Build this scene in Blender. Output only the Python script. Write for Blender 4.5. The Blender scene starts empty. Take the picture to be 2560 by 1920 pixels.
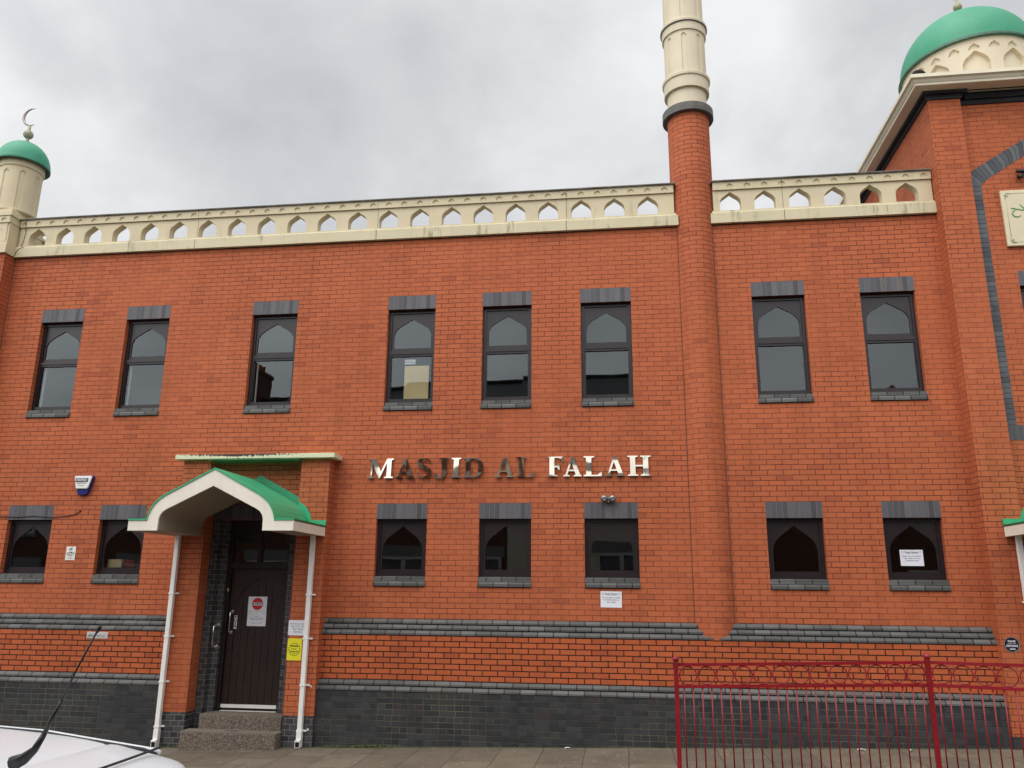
import bpy, bmesh, math, random
from mathutils import Vector, Matrix
from mathutils.geometry import tessellate_polygon
random.seed(7)
R = math.radians
scene = bpy.context.scene
COL = scene.collection

# ------------------------------------------------------------------ camera
def make_camera():
    f, D, h = 2015.94, 12.138, 2.0376
    yaw, pitch, roll = R(-7.7209), R(14.3687), R(0.538)
    fw = Vector((math.sin(yaw)*math.cos(pitch), math.cos(yaw)*math.cos(pitch), math.sin(pitch)))
    r = Vector((math.cos(yaw), -math.sin(yaw), 0)); u = r.cross(fw)
    r2 = r*math.cos(roll) + u*math.sin(roll); u2 = -r*math.sin(roll) + u*math.cos(roll)
    cd = bpy.data.cameras.new('camera'); cd.sensor_width = 36; cd.lens = f/2560*36
    cd.clip_start = 0.05; cd.clip_end = 2000
    c = bpy.data.objects.new('camera', cd); COL.objects.link(c)
    m = Matrix(((r2.x, u2.x, -fw.x, 0), (r2.y, u2.y, -fw.y, -D), (r2.z, u2.z, -fw.z, h), (0, 0, 0, 1)))
    c.matrix_world = m
    scene.camera = c
make_camera()

# ------------------------------------------------------------------ world and sun (bright overcast)
SUN_EL, SUN_AZ = 64, 212      # azimuth clockwise from +Y (behind the camera, a little to the left)
w = bpy.data.worlds.new('World'); scene.world = w; w.use_nodes = True
nt = w.node_tree; N = nt.nodes; L = nt.links; N.clear()
out = N.new('ShaderNodeOutputWorld'); bg = N.new('ShaderNodeBackground'); bg.inputs[1].default_value = 0.1
sky = N.new('ShaderNodeTexSky'); sky.sky_type = 'NISHITA'; sky.sun_disc = False
sky.sun_elevation = R(SUN_EL); sky.sun_rotation = R(SUN_AZ)
tc = N.new('ShaderNodeTexCoord')
def vm(op, a, b=None):
    n = N.new('ShaderNodeVectorMath'); n.operation = op
    L.new(a, n.inputs[0])
    if b is not None:
        if isinstance(b, tuple): n.inputs[1].default_value = b
        else: L.new(b, n.inputs[1])
    return n
def wm(op, a, b=None, clamp=False):
    n = N.new('ShaderNodeMath'); n.operation = op; n.use_clamp = clamp
    for i, v in enumerate((a, b)):
        if v is None: continue
        if isinstance(v, (int, float)): n.inputs[i].default_value = v
        else: L.new(v, n.inputs[i])
    return n.outputs[0]
sep = N.new('ShaderNodeSeparateXYZ'); L.new(tc.outputs['Generated'], sep.inputs[0])
zz = wm('ADD', wm('MAXIMUM', sep.outputs[2], 0.0), 0.50)
cmb = N.new('ShaderNodeCombineXYZ')
L.new(wm('DIVIDE', sep.outputs[0], zz), cmb.inputs[0]); L.new(wm('DIVIDE', sep.outputs[1], zz), cmb.inputs[1])
def cloud(scale, detail, rough, off, dist=0.0):
    a = vm('ADD', cmb.outputs[0], off)
    n = N.new('ShaderNodeTexNoise'); n.inputs['Scale'].default_value = scale
    n.inputs['Detail'].default_value = detail; n.inputs['Roughness'].default_value = rough
    n.inputs['Distortion'].default_value = dist
    L.new(a.outputs[0], n.inputs['Vector']); return n.outputs[0]
c1 = cloud(1.5, 5, 0.50, (3.1, 1.7, 0), 0.25); c2 = cloud(4.2, 7, 0.55, (9.2, 4.4, 0), 0.4)
cs = wm('ADD', wm('MULTIPLY', c1, 0.68), wm('MULTIPLY', c2, 0.32))
cr = N.new('ShaderNodeValToRGB'); L.new(cs, cr.inputs[0])
e = cr.color_ramp.elements
e[0].position = 0.39; e[0].color = (0.56, 0.58, 0.605, 1)
e[1].position = 0.60; e[1].color = (0.95, 0.955, 0.965, 1)
m_ = cr.color_ramp.elements.new(0.48); m_.color = (0.70, 0.715, 0.735, 1)
# the overcast is brighter high up and towards the hidden sun
nrm = vm('NORMALIZE', tc.outputs['Generated'])
sd = (math.cos(R(SUN_EL))*math.sin(R(SUN_AZ)), math.cos(R(SUN_EL))*math.cos(R(SUN_AZ)), math.sin(R(SUN_EL)))
gd = (math.cos(R(48))*math.sin(R(SUN_AZ)), math.cos(R(48))*math.cos(R(SUN_AZ)), math.sin(R(48)))
dt = vm('DOT_PRODUCT', nrm.outputs[0], gd)
glow = wm('POWER', wm('MAXIMUM', dt.outputs['Value'], 0.0), 2.2)
gain = wm('ADD', wm('MULTIPLY', glow, 2.7), 0.97)
sc_ = vm('SCALE', cr.outputs[0]); L.new(wm('MULTIPLY', gain, 10.0), sc_.inputs['Scale'])
mix = N.new('ShaderNodeMix'); mix.data_type = 'RGBA'; mix.inputs[0].default_value = 0.04
L.new(sc_.outputs[0], mix.inputs[6]); L.new(sky.outputs[0], mix.inputs[7])
L.new(mix.outputs[2], bg.inputs[0]); L.new(bg.outputs[0], out.inputs[0])

sl = bpy.data.lights.new('sun', 'SUN'); sl.energy = 1.0; sl.angle = R(50); sl.color = (1, 0.96, 0.9)
so = bpy.data.objects.new('sun', sl); COL.objects.link(so)
so.rotation_euler = Vector(sd).to_track_quat('Z', 'Y').to_euler()
vs = scene.view_settings
vs.view_transform = 'Standard'; vs.look = 'None'; vs.exposure = 0.0; vs.gamma = 1.0; vs.use_curve_mapping = False

# ------------------------------------------------------------------ materials
MATS = {}
class NG:
    def __init__(s, name):
        s.m = bpy.data.materials.new(name); s.m.use_nodes = True; s.t = s.m.node_tree
        s.n = s.t.nodes; s.l = s.t.links; s.b = s.n['Principled BSDF']; MATS[name] = s.m
    def node(s, typ, **kw):
        n = s.n.new(typ)
        for k, v in kw.items(): setattr(n, k, v)
        return n
    def put(s, sock, v):
        if hasattr(v, 'links') or isinstance(v, bpy.types.NodeSocket): s.l.new(v, sock)
        else: sock.default_value = v
    def math(s, op, a, b=None, c=None, clamp=False):
        n = s.node('ShaderNodeMath', operation=op, use_clamp=clamp)
        for i, v in enumerate((a, b, c)):
            if v is not None: s.put(n.inputs[i], v)
        return n.outputs[0]
    def noise(s, vec, scale, detail=3, rough=0.5):
        n = s.node('ShaderNodeTexNoise'); n.inputs['Scale'].default_value = scale
        n.inputs['Detail'].default_value = detail; n.inputs['Roughness'].default_value = rough
        if vec is not None: s.l.new(vec, n.inputs['Vector'])
        return n.outputs[0]
    def ramp(s, fac, stops, interp='LINEAR'):
        n = s.node('ShaderNodeValToRGB'); s.l.new(fac, n.inputs[0]); cr = n.color_ramp; cr.interpolation = interp
        cr.elements[0].position, cr.elements[0].color = stops[0][0], (*stops[0][1], 1)
        cr.elements[1].position, cr.elements[1].color = stops[-1][0], (*stops[-1][1], 1)
        for p, c in stops[1:-1]:
            q = cr.elements.new(p); q.color = (*c, 1)
        return n.outputs[0]
    def mixc(s, f, a, b, blend='MIX'):
        n = s.node('ShaderNodeMix', data_type='RGBA', blend_type=blend)
        s.put(n.inputs[0], f)
        s.put(n.inputs[6], a if not isinstance(a, tuple) else (*a, 1)); s.put(n.inputs[7], b if not isinstance(b, tuple) else (*b, 1))
        return n.outputs[2]
    def coord(s, kind='Object'):
        if kind == 'World': return s.node('ShaderNodeNewGeometry').outputs['Position']
        return s.node('ShaderNodeTexCoord').outputs[kind]
    def rng(s, v, a, b, c=0.0, d=1.0, smooth=True):
        n = s.node('ShaderNodeMapRange'); n.interpolation_type = 'SMOOTHSTEP' if smooth else 'LINEAR'
        s.put(n.inputs[0], v)
        for i, x in enumerate((a, b, c, d)): n.inputs[i+1].default_value = x
        return n.outputs[0]
    def bump(s, h, strength=0.4, dist=0.01):
        n = s.node('ShaderNodeBump'); n.inputs['Strength'].default_value = strength; n.inputs['Distance'].default_value = dist
        s.l.new(h, n.inputs['Height']); s.l.new(n.outputs[0], s.b.inputs['Normal']); return n
    def base(s, v): s.put(s.b.inputs['Base Color'], v if not isinstance(v, tuple) else (*v, 1))
    def rough(s, v): s.put(s.b.inputs['Roughness'], v)

def simple(name, col, rough=0.5, metal=0.0, var=0.12, scale=6.0, bump=0.0, coat=0.0):
    g = NG(name); p = g.coord('World')
    n = g.noise(p, scale, 5, 0.6)
    a = tuple(c*(1-var) for c in col); b = tuple(min(1, c*(1+var)) for c in col)
    g.base(g.ramp(n, [(0.3, a), (0.7, b)])); g.rough(rough); g.b.inputs['Metallic'].default_value = metal
    if coat: g.b.inputs['Coat Weight'].default_value = coat; g.b.inputs['Coat Roughness'].default_value = 0.06
    if bump: g.bump(g.noise(p, scale*8, 4), bump, 0.004)
    return g.m

CH, BW = 0.077149, 0.225
def brick(name, tones, mortar, joint=0.010, bw=BW, ch=CH, header=False, rough=0.75, bumps=0.9, mort2=None, grime=None, speck=0.05, off=0.0, msc=1.1):
    g = NG(name); uv = g.node('ShaderNodeUVMap').outputs[0]
    pos = g.coord('World')
    sp = g.node('ShaderNodeSeparateXYZ'); g.l.new(uv, sp.inputs[0])
    # slight irregularity of the lines
    wob = g.math('MULTIPLY', g.math('SUBTRACT', g.noise(pos, 1.3, 2), 0.5), 0.012)
    u = g.math('ADD', sp.outputs[0], off); v = g.math('ADD', sp.outputs[1], wob)
    vr = g.math('DIVIDE', v, ch); row = g.math('FLOOR', vr); fv = g.math('FRACT', vr)
    odd = g.math('ABSOLUTE', g.math('MODULO', row, 2.0))
    # each row slips a little against the bond
    wn0 = g.node('ShaderNodeTexWhiteNoise', noise_dimensions='1D'); g.l.new(row, wn0.inputs['W'])
    slip = g.math('MULTIPLY', g.math('SUBTRACT', wn0.outputs['Value'], 0.5), 0.10)
    if header:
        width = g.math('SUBTRACT', bw, g.math('MULTIPLY', odd, bw/2))   # stretcher rows and header rows alternate
        ur = g.math('ADD', g.math('DIVIDE', u, width), slip)
    else:
        width = bw
        ur = g.math('ADD', g.math('ADD', g.math('DIVIDE', u, bw), g.math('MULTIPLY', odd, 0.5)), slip)
    ci = g.math('FLOOR', ur); fu = g.math('FRACT', ur)
    du = g.math('MULTIPLY', g.math('MINIMUM', fu, g.math('SUBTRACT', 1.0, fu)), width)
    dv = g.math('MULTIPLY', g.math('MINIMUM', fv, g.math('SUBTRACT', 1.0, fv)), ch)
    jn = g.math('MULTIPLY', g.math('SUBTRACT', g.noise(pos, 30, 2), 0.5), 0.004)
    d = g.math('ADD', g.math('MINIMUM', du, dv), jn)
    body = g.rng(d, joint*0.32, joint*0.62)
    cv = g.node('ShaderNodeCombineXYZ'); g.l.new(ci, cv.inputs[0]); g.l.new(row, cv.inputs[1])
    wn = g.node('ShaderNodeTexWhiteNoise', noise_dimensions='3D'); g.l.new(cv.outputs[0], wn.inputs[0])
    col = g.ramp(wn.outputs['Value'], tones)
    fine = g.noise(pos, 55, 4, 0.7)
    col = g.mixc(1.0, col, g.ramp(fine, [(0.25, (1-speck*2.2,)*3), (0.75, (1+speck,)*3)]), 'MULTIPLY')
    big = g.noise(pos, 0.55, 4, 0.6)
    col = g.mixc(1.0, col, g.ramp(big, [(0.3, (0.90, 0.88, 0.87)), (0.7, (1.05, 1.05, 1.05))]), 'MULTIPLY')
    st = g.node('ShaderNodeMapping'); st.inputs['Scale'].default_value = (5, 5, 0.35); g.l.new(pos, st.inputs[0])
    run = g.noise(st.outputs[0], 1.0, 5, 0.65)
    col = g.mixc(1.0, col, g.ramp(run, [(0.30, (0.87, 0.86, 0.85)), (0.5, (1.0, 1.0, 1.0)), (0.75, (1.05, 1.05, 1.06))]), 'MULTIPLY')
    mo = mortar
    if mort2:
        mo = g.ramp(g.noise(pos, msc, 5, 0.7), [(0.42, mortar), (0.60, mort2)])
    if grime:
        gm = g.rng(g.noise(pos, 2.2, 6, 0.7), 0.52, 0.72)
        col = g.mixc(g.math('MULTIPLY', gm, 0.55), col, grime)
    g.base(g.mixc(body, mo, col)); g.rough(rough)
    hgt = g.math('ADD', body, g.math('MULTIPLY', fine, 0.12))
    g.bump(hgt, bumps, 0.006)
    g.b.inputs['Specular IOR Level'].default_value = 0.25
    return g.m

RED = [(0.0, (0.40, 0.100, 0.045)), (0.06, (0.475, 0.126, 0.050)), (0.5, (0.505, 0.133, 0.053)), (0.95, (0.53, 0.143, 0.056)), (1.0, (0.44, 0.112, 0.050))]
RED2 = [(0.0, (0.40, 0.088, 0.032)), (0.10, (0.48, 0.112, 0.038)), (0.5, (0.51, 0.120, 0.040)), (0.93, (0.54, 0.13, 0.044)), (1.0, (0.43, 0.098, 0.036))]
brick('red_brick', RED, (0.13, 0.03, 0.02), joint=0.0088, mort2=(0.34, 0.092, 0.048), msc=0.45)
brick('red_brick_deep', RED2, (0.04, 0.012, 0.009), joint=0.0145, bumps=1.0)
brick('blue_brick_wall', [(0, (0.034, 0.036, 0.039)), (0.5, (0.046, 0.048, 0.052)), (0.9, (0.060, 0.062, 0.066)), (1, (0.055, 0.044, 0.044))],
      (0.045, 0.043, 0.038), header=True, joint=0.009, mort2=(0.15, 0.125, 0.085), rough=0.55, grime=(0.05, 0.055, 0.035), off=0.03)
brick('blue_brick_pale', [(0, (0.088, 0.088, 0.083)), (0.5, (0.115, 0.115, 0.110)), (1, (0.148, 0.147, 0.144))], (0.018, 0.017, 0.016), joint=0.013, rough=0.5, grime=(0.09, 0.10, 0.075))
brick('blue_brick_jamb', [(0, (0.04, 0.042, 0.048)), (1, (0.085, 0.088, 0.095))], (0.25, 0.21, 0.185), joint=0.008, bw=0.13, rough=0.5)
brick('blue_soldier', [(0, (0.075, 0.083, 0.095)), (0.6, (0.115, 0.125, 0.14)), (1, (0.15, 0.155, 0.16))], (0.23, 0.13, 0.11), joint=0.010, bw=10.0, ch=0.0785, rough=0.5, bumps=0.6, speck=0.12)
brick('blue_header', [(0, (0.075, 0.083, 0.095)), (0.6, (0.115, 0.125, 0.14)), (1, (0.15, 0.155, 0.16))], (0.05, 0.035, 0.03), joint=0.008, bw=10.0, rough=0.5)
brick('corbel_brick', [(0, (0.022, 0.022, 0.025)), (1, (0.042, 0.042, 0.046))], (0.015, 0.012, 0.011), joint=0.008, rough=0.55)
brick('house_brick', [(0, (0.16, 0.05, 0.03)), (0.5, (0.24, 0.075, 0.045)), (1, (0.20, 0.08, 0.05))], (0.30, 0.25, 0.2), joint=0.012, bumps=0.3)
brick('slate_roof', [(0, (0.022, 0.024, 0.03)), (1, (0.07, 0.072, 0.08))], (0.01, 0.01, 0.01), joint=0.012, bw=0.3, ch=0.2, bumps=0.6, rough=0.5)

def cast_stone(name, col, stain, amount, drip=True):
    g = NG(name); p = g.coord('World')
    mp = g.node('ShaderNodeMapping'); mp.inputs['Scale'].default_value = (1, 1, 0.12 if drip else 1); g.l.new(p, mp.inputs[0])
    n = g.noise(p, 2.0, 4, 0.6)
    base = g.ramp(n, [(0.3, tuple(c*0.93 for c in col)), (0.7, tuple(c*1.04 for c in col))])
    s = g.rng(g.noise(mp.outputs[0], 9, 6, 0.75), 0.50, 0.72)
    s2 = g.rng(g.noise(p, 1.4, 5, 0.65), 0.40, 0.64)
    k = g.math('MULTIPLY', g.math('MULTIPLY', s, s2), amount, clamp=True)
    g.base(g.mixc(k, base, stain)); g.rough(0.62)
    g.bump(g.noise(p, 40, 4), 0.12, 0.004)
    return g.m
cast_stone('cream_stone', (0.64, 0.54, 0.35), (0.36, 0.30, 0.19), 0.6)
cast_stone('cream_stone_stained', (0.62, 0.54, 0.35), (0.34, 0.30, 0.18), 2.0)
cast_stone('cream_paint', (0.66, 0.57, 0.41), (0.40, 0.35, 0.24), 0.35)
cast_stone('cornice_cream', (0.78, 0.70, 0.53), (0.45, 0.40, 0.28), 0.4)
cast_stone('white_paint', (0.90, 0.83, 0.70), (0.50, 0.42, 0.30), 0.35)
cast_stone('porch_slab_paint', (0.74, 0.72, 0.50), (0.03, 0.025, 0.015), 0.0)
cast_stone('soffit_shaded_cream', (0.36, 0.30, 0.22), (0.2, 0.16, 0.11), 0.4)  # cream darkened: the shade under the canopy is put into the colour
def slab_paint():
    g = NG('mossy_slab'); p = g.coord('World')
    sp = g.node('ShaderNodeSeparateXYZ'); g.l.new(p, sp.inputs[0])
    n = g.noise(p, 22, 6, 0.75); n2 = g.noise(p, 2.0, 3)
    # moss thickest around the middle of the slab and hanging from its top edge
    mid = g.math('SUBTRACT', 1.0, g.math('MULTIPLY', g.math('ABSOLUTE', g.math('ADD', sp.outputs[0], 5.9)), 0.75), clamp=True)
    top = g.rng(sp.outputs[2], 4.0, 4.055)
    k = g.math('ADD', g.math('MULTIPLY', mid, 0.30), g.math('MULTIPLY', top, 0.22))
    k = g.rng(g.math('ADD', g.math('ADD', n, k), g.math('MULTIPLY', n2, 0.1)), 0.86, 0.92)
    g.base(g.mixc(k, (0.72, 0.70, 0.47), (0.035, 0.028, 0.018))); g.rough(0.6)
slab_paint()

simple('green_glassfibre', (0.05, 0.40, 0.195), 0.38, var=0.10, scale=2.5)
def dome_green():
    g = NG('dome_green'); p = g.coord('World'); n = g.noise(p, 1.6, 6, 0.65); n2 = g.noise(p, 9, 5, 0.7)
    c = g.ramp(n, [(0.3, (0.018, 0.235, 0.12)), (0.55, (0.028, 0.28, 0.15)), (0.75, (0.07, 0.31, 0.19))])
    c = g.mixc(g.math('MULTIPLY', g.rng(n2, 0.56, 0.72), 0.4), c, (0.10, 0.19, 0.12)); g.base(c); g.rough(0.48)
dome_green()
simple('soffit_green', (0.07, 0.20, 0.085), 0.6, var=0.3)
simple('green_rim', (0.03, 0.11, 0.065), 0.5, var=0.4, scale=14)
simple('mastic', (0.17, 0.085, 0.055), 0.8)
simple('coping_metal', (0.20, 0.18, 0.15), 0.6, var=0.5, scale=5, bump=0.2)
simple('finial_khaki', (0.36, 0.33, 0.21), 0.6, var=0.3, scale=20)
simple('dark_lead', (0.10, 0.095, 0.085), 0.6, var=0.35, scale=9, bump=0.2)
simple('frame_brown', (0.019, 0.011, 0.013), 0.35, var=0.15, scale=12)
simple('door_brown', (0.026, 0.013, 0.010), 0.42, var=0.3, scale=7)
simple('black', (0.008, 0.008, 0.009), 0.4, var=0.1)
simple('chrome', (0.75, 0.75, 0.74), 0.13, 1.0, var=0.03)
simple('grey_steel', (0.32, 0.32, 0.33), 0.35, 0.9)
simple('crescent_metal', (0.42, 0.37, 0.36), 0.5, 0.3)
simple('foil', (0.88, 0.88, 0.88), 0.28, 0.55)
simple('pvc_white', (0.90, 0.885, 0.84), 0.4, var=0.05, scale=3)
simple('upvc', (0.8, 0.8, 0.79), 0.35, var=0.04)
simple('paper_white', (0.82, 0.83, 0.88), 0.7, var=0.02)
simple('board_cream', (0.88, 0.72, 0.42), 0.7, var=0.06, scale=3)
simple('ink', (0.03, 0.03, 0.035), 0.7, var=0.0)
simple('ink_grey', (0.22, 0.22, 0.25), 0.7, var=0.0)
simple('sign_red', (0.62, 0.02, 0.03), 0.6, var=0.04)
simple('sign_yellow', (0.86, 0.80, 0.02), 0.55, var=0.03)
simple('sign_cream', (0.70, 0.60, 0.40), 0.5, var=0.04)
simple('sign_green', (0.17, 0.38, 0.18), 0.6, var=0.1)
simple('sign_green_pale', (0.42, 0.48, 0.30), 0.6, var=0.1)
simple('alarm_blue', (0.015, 0.018, 0.17), 0.25, var=0.1)
simple('alarm_white', (0.82, 0.80, 0.75), 0.35, var=0.03)
simple('sign_black', (0.012, 0.012, 0.018), 0.3, var=0.05)
simple('car_glass', (0.012, 0.014, 0.016), 0.05, var=0.0, coat=0.5)
simple('rubber', (0.02, 0.02, 0.021), 0.7)
simple('tail_red', (0.35, 0.01, 0.01), 0.15)
simple('render_pale', (0.92, 0.86, 0.70), 0.8, var=0.06)
simple('lintel_grey', (0.30, 0.30, 0.28), 0.8)
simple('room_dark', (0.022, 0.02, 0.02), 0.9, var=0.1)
simple('curtain', (0.20, 0.20, 0.22), 0.9, var=0.3, scale=20)
simple('box_red', (0.25, 0.02, 0.02), 0.8)
simple('leaf', (0.10, 0.15, 0.035), 0.7, var=0.5, scale=30)
simple('leaf_dead', (0.16, 0.13, 0.06), 0.8, var=0.5, scale=30)
simple('road_asphalt', (0.05, 0.05, 0.052), 0.85, var=0.3, scale=30, bump=0.3)
simple('kerb_stone', (0.22, 0.21, 0.19), 0.8, var=0.2, scale=8, bump=0.2)
simple('roof_felt', (0.12, 0.12, 0.12), 0.9, var=0.2)

def car_paint():
    g = NG('car_white'); g.base((0.70, 0.72, 0.75)); g.rough(0.35); g.b.inputs['Specular IOR Level'].default_value = 0.3; g.b.inputs['Metallic'].default_value = 0.0
    g.b.inputs['Coat Weight'].default_value = 0.35; g.b.inputs['Coat Roughness'].default_value = 0.08
car_paint()
def rail_red():
    g = NG('rail_red'); p = g.coord('World'); n = g.noise(p, 38, 5, 0.75); n2 = g.noise(p, 4, 4)
    c = g.ramp(n2, [(0.3, (0.23, 0.008, 0.014)), (0.7, (0.31, 0.013, 0.021))])
    c = g.mixc(g.math('MULTIPLY', g.rng(n, 0.64, 0.70), 0.7), c, (0.45, 0.25, 0.25)); g.base(c); g.rough(0.34)
rail_red()
def letter_steel():
    g = NG('letter_steel'); g.base((0.56, 0.51, 0.42)); g.b.inputs['Metallic'].default_value = 1.0; g.rough(0.07)
    p = g.coord('World'); g.bump(g.noise(p, 2.6, 0.4, 0.4), 1.0, 0.028)
letter_steel()
def aggregate():
    g = NG('exposed_aggregate'); p = g.coord('World')
    v = g.node('ShaderNodeTexVoronoi'); v.inputs['Scale'].default_value = 62; g.l.new(p, v.inputs['Vector'])
    sp = g.node('ShaderNodeSeparateColor'); g.l.new(v.outputs['Color'], sp.inputs[0])
    c = g.ramp(sp.outputs[0], [(0.0, (0.065, 0.050, 0.038)), (0.25, (0.155, 0.12, 0.092)), (0.65, (0.225, 0.18, 0.138)), (1.0, (0.33, 0.28, 0.225))])
    edge = g.rng(v.outputs['Distance'], 0.25, 0.55)
    c = g.mixc(g.math('MULTIPLY', edge, 0.55), c, (0.09, 0.07, 0.055)); g.base(c); g.rough(0.85)
    g.bump(g.math('SUBTRACT', 1.0, v.outputs['Distance']), 0.6, 0.008)
aggregate()
def tread():
    g = NG('step_tread'); p = g.coord('World'); n = g.noise(p, 60, 5, 0.75); n2 = g.noise(p, 3, 4)
    c = g.ramp(n, [(0.3, (0.10, 0.08, 0.06)), (0.7, (0.27, 0.225, 0.17))]); c = g.mixc(0.35, c, g.ramp(n2, [(0.3, (0.12, 0.1, 0.07)), (0.7, (0.25, 0.21, 0.16))]))
    g.base(c); g.rough(0.85); g.bump(n, 0.3, 0.004)
tread()
def paving():
    g = NG('paving_slabs'); p = g.coord('World')
    sp = g.node('ShaderNodeSeparateXYZ'); g.l.new(p, sp.inputs[0])
    W, Lh = 0.575, 0.88
    col = g.math('DIVIDE', g.math('ADD', sp.outputs[0], 0.55-0.0), W); ci = g.math('FLOOR', col); fu = g.math('FRACT', col)
    wn = g.node('ShaderNodeTexWhiteNoise', noise_dimensions='1D'); g.l.new(ci, wn.inputs['W'])
    r = g.math('ADD', g.math('DIVIDE', sp.outputs[1], Lh), g.math('ADD', 0.3, g.math('MULTIPLY', wn.outputs['Value'], 1.0)))
    ri = g.math('FLOOR', r); fv = g.math('FRACT', r)
    du = g.math('MULTIPLY', g.math('MINIMUM', fu, g.math('SUBTRACT', 1.0, fu)), W)
    dv = g.math('MULTIPLY', g.math('MINIMUM', fv, g.math('SUBTRACT', 1.0, fv)), Lh)
    d = g.math('ADD', g.math('MINIMUM', du, dv), g.math('MULTIPLY', g.math('SUBTRACT', g.noise(p, 25, 3), 0.5), 0.006))
    slab = g.rng(d, 0.003, 0.007)
    cv = g.node('ShaderNodeCombineXYZ'); g.l.new(ci, cv.inputs[0]); g.l.new(ri, cv.inputs[1])
    w3 = g.node('ShaderNodeTexWhiteNoise', noise_dimensions='3D'); g.l.new(cv.outputs[0], w3.inputs[0])
    c = g.ramp(w3.outputs['Value'], [(0, (0.135, 0.105, 0.074)), (1, (0.185, 0.148, 0.106))])
    c = g.mixc(1.0, c, g.ramp(g.noise(p, 2.2, 7, 0.72), [(0.25, (0.62, 0.60, 0.56)), (0.5, (0.95, 0.95, 0.95)), (0.8, (1.2, 1.18, 1.15))]), 'MULTIPLY')
    c = g.mixc(1.0, c, g.ramp(g.noise(p, 90, 4, 0.7), [(0.3, (0.8, 0.8, 0.8)), (0.7, (1.12, 1.12, 1.12))]), 'MULTIPLY')
    gum = g.math('GREATER_THAN', g.noise(p, 21, 1, 0.3), 0.745)
    c = g.mixc(g.math('MULTIPLY', gum, 0.7), c, (0.42, 0.40, 0.36))
    # green dirt that gathers against the foot of the wall
    edge = g.rng(g.math('ADD', sp.outputs[1], g.math('MULTIPLY', g.noise(p, 5, 4), 0.22)), -0.22, -0.12)
    c = g.mixc(g.math('MULTIPLY', edge, 0.75), c, (0.09, 0.085, 0.04))
    g.base(g.mixc(slab, (0.045, 0.038, 0.028), c)); g.rough(0.88)
    g.bump(g.math('ADD', slab, g.math('MULTIPLY', g.noise(p, 60, 4), 0.3)), 0.5, 0.006)
paving()
def glass(name, refl, tint, wavy):
    m = bpy.data.materials.new(name); m.use_nodes = True; t = m.node_tree; n = t.nodes; l = t.links; n.clear()
    o = n.new('ShaderNodeOutputMaterial'); mx = n.new('ShaderNodeMixShader'); tr = n.new('ShaderNodeBsdfTransparent'); gl = n.new('ShaderNodeBsdfGlossy')
    tr.inputs[0].default_value = (*tint, 1); gl.inputs['Roughness'].default_value = 0.0; gl.inputs[0].default_value = (0.90, 0.98, 1.0, 1)
    geo = n.new('ShaderNodeNewGeometry'); no = n.new('ShaderNodeTexNoise'); no.inputs['Scale'].default_value = 1.6; no.inputs['Detail'].default_value = 1
    b = n.new('ShaderNodeBump'); b.inputs['Strength'].default_value = wavy; b.inputs['Distance'].default_value = 0.02
    l.new(geo.outputs['Position'], no.inputs['Vector']); l.new(no.outputs[0], b.inputs['Height']); l.new(b.outputs[0], gl.inputs['Normal'])
    fr = n.new('ShaderNodeFresnel'); fr.inputs['IOR'].default_value = 1.5
    ad = n.new('ShaderNodeMath'); ad.operation = 'ADD'; ad.use_clamp = True; l.new(fr.outputs[0], ad.inputs[0]); ad.inputs[1].default_value = refl
    l.new(ad.outputs[0], mx.inputs[0]); l.new(tr.outputs[0], mx.inputs[1]); l.new(gl.outputs[0], mx.inputs[2]); l.new(mx.outputs[0], o.inputs[0])
    MATS[name] = m
glass('window_glass', 0.032, (0.93, 0.95, 0.95), 0.05)

# ------------------------------------------------------------------ object helpers
def tag(o, label=None, cat=None, group=None, kind=None):
    if label: o['label'] = label
    if cat: o['category'] = cat
    if group: o['group'] = group
    if kind: o['kind'] = kind
    return o
def thing(name, label, cat, loc=(0, 0, 0), rz=0.0, group=None):
    o = bpy.data.objects.new(name, None); COL.objects.link(o); o.location = loc; o.rotation_euler = (0, 0, rz)
    o.empty_display_size = 0.1
    return tag(o, label, cat, group)

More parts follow.
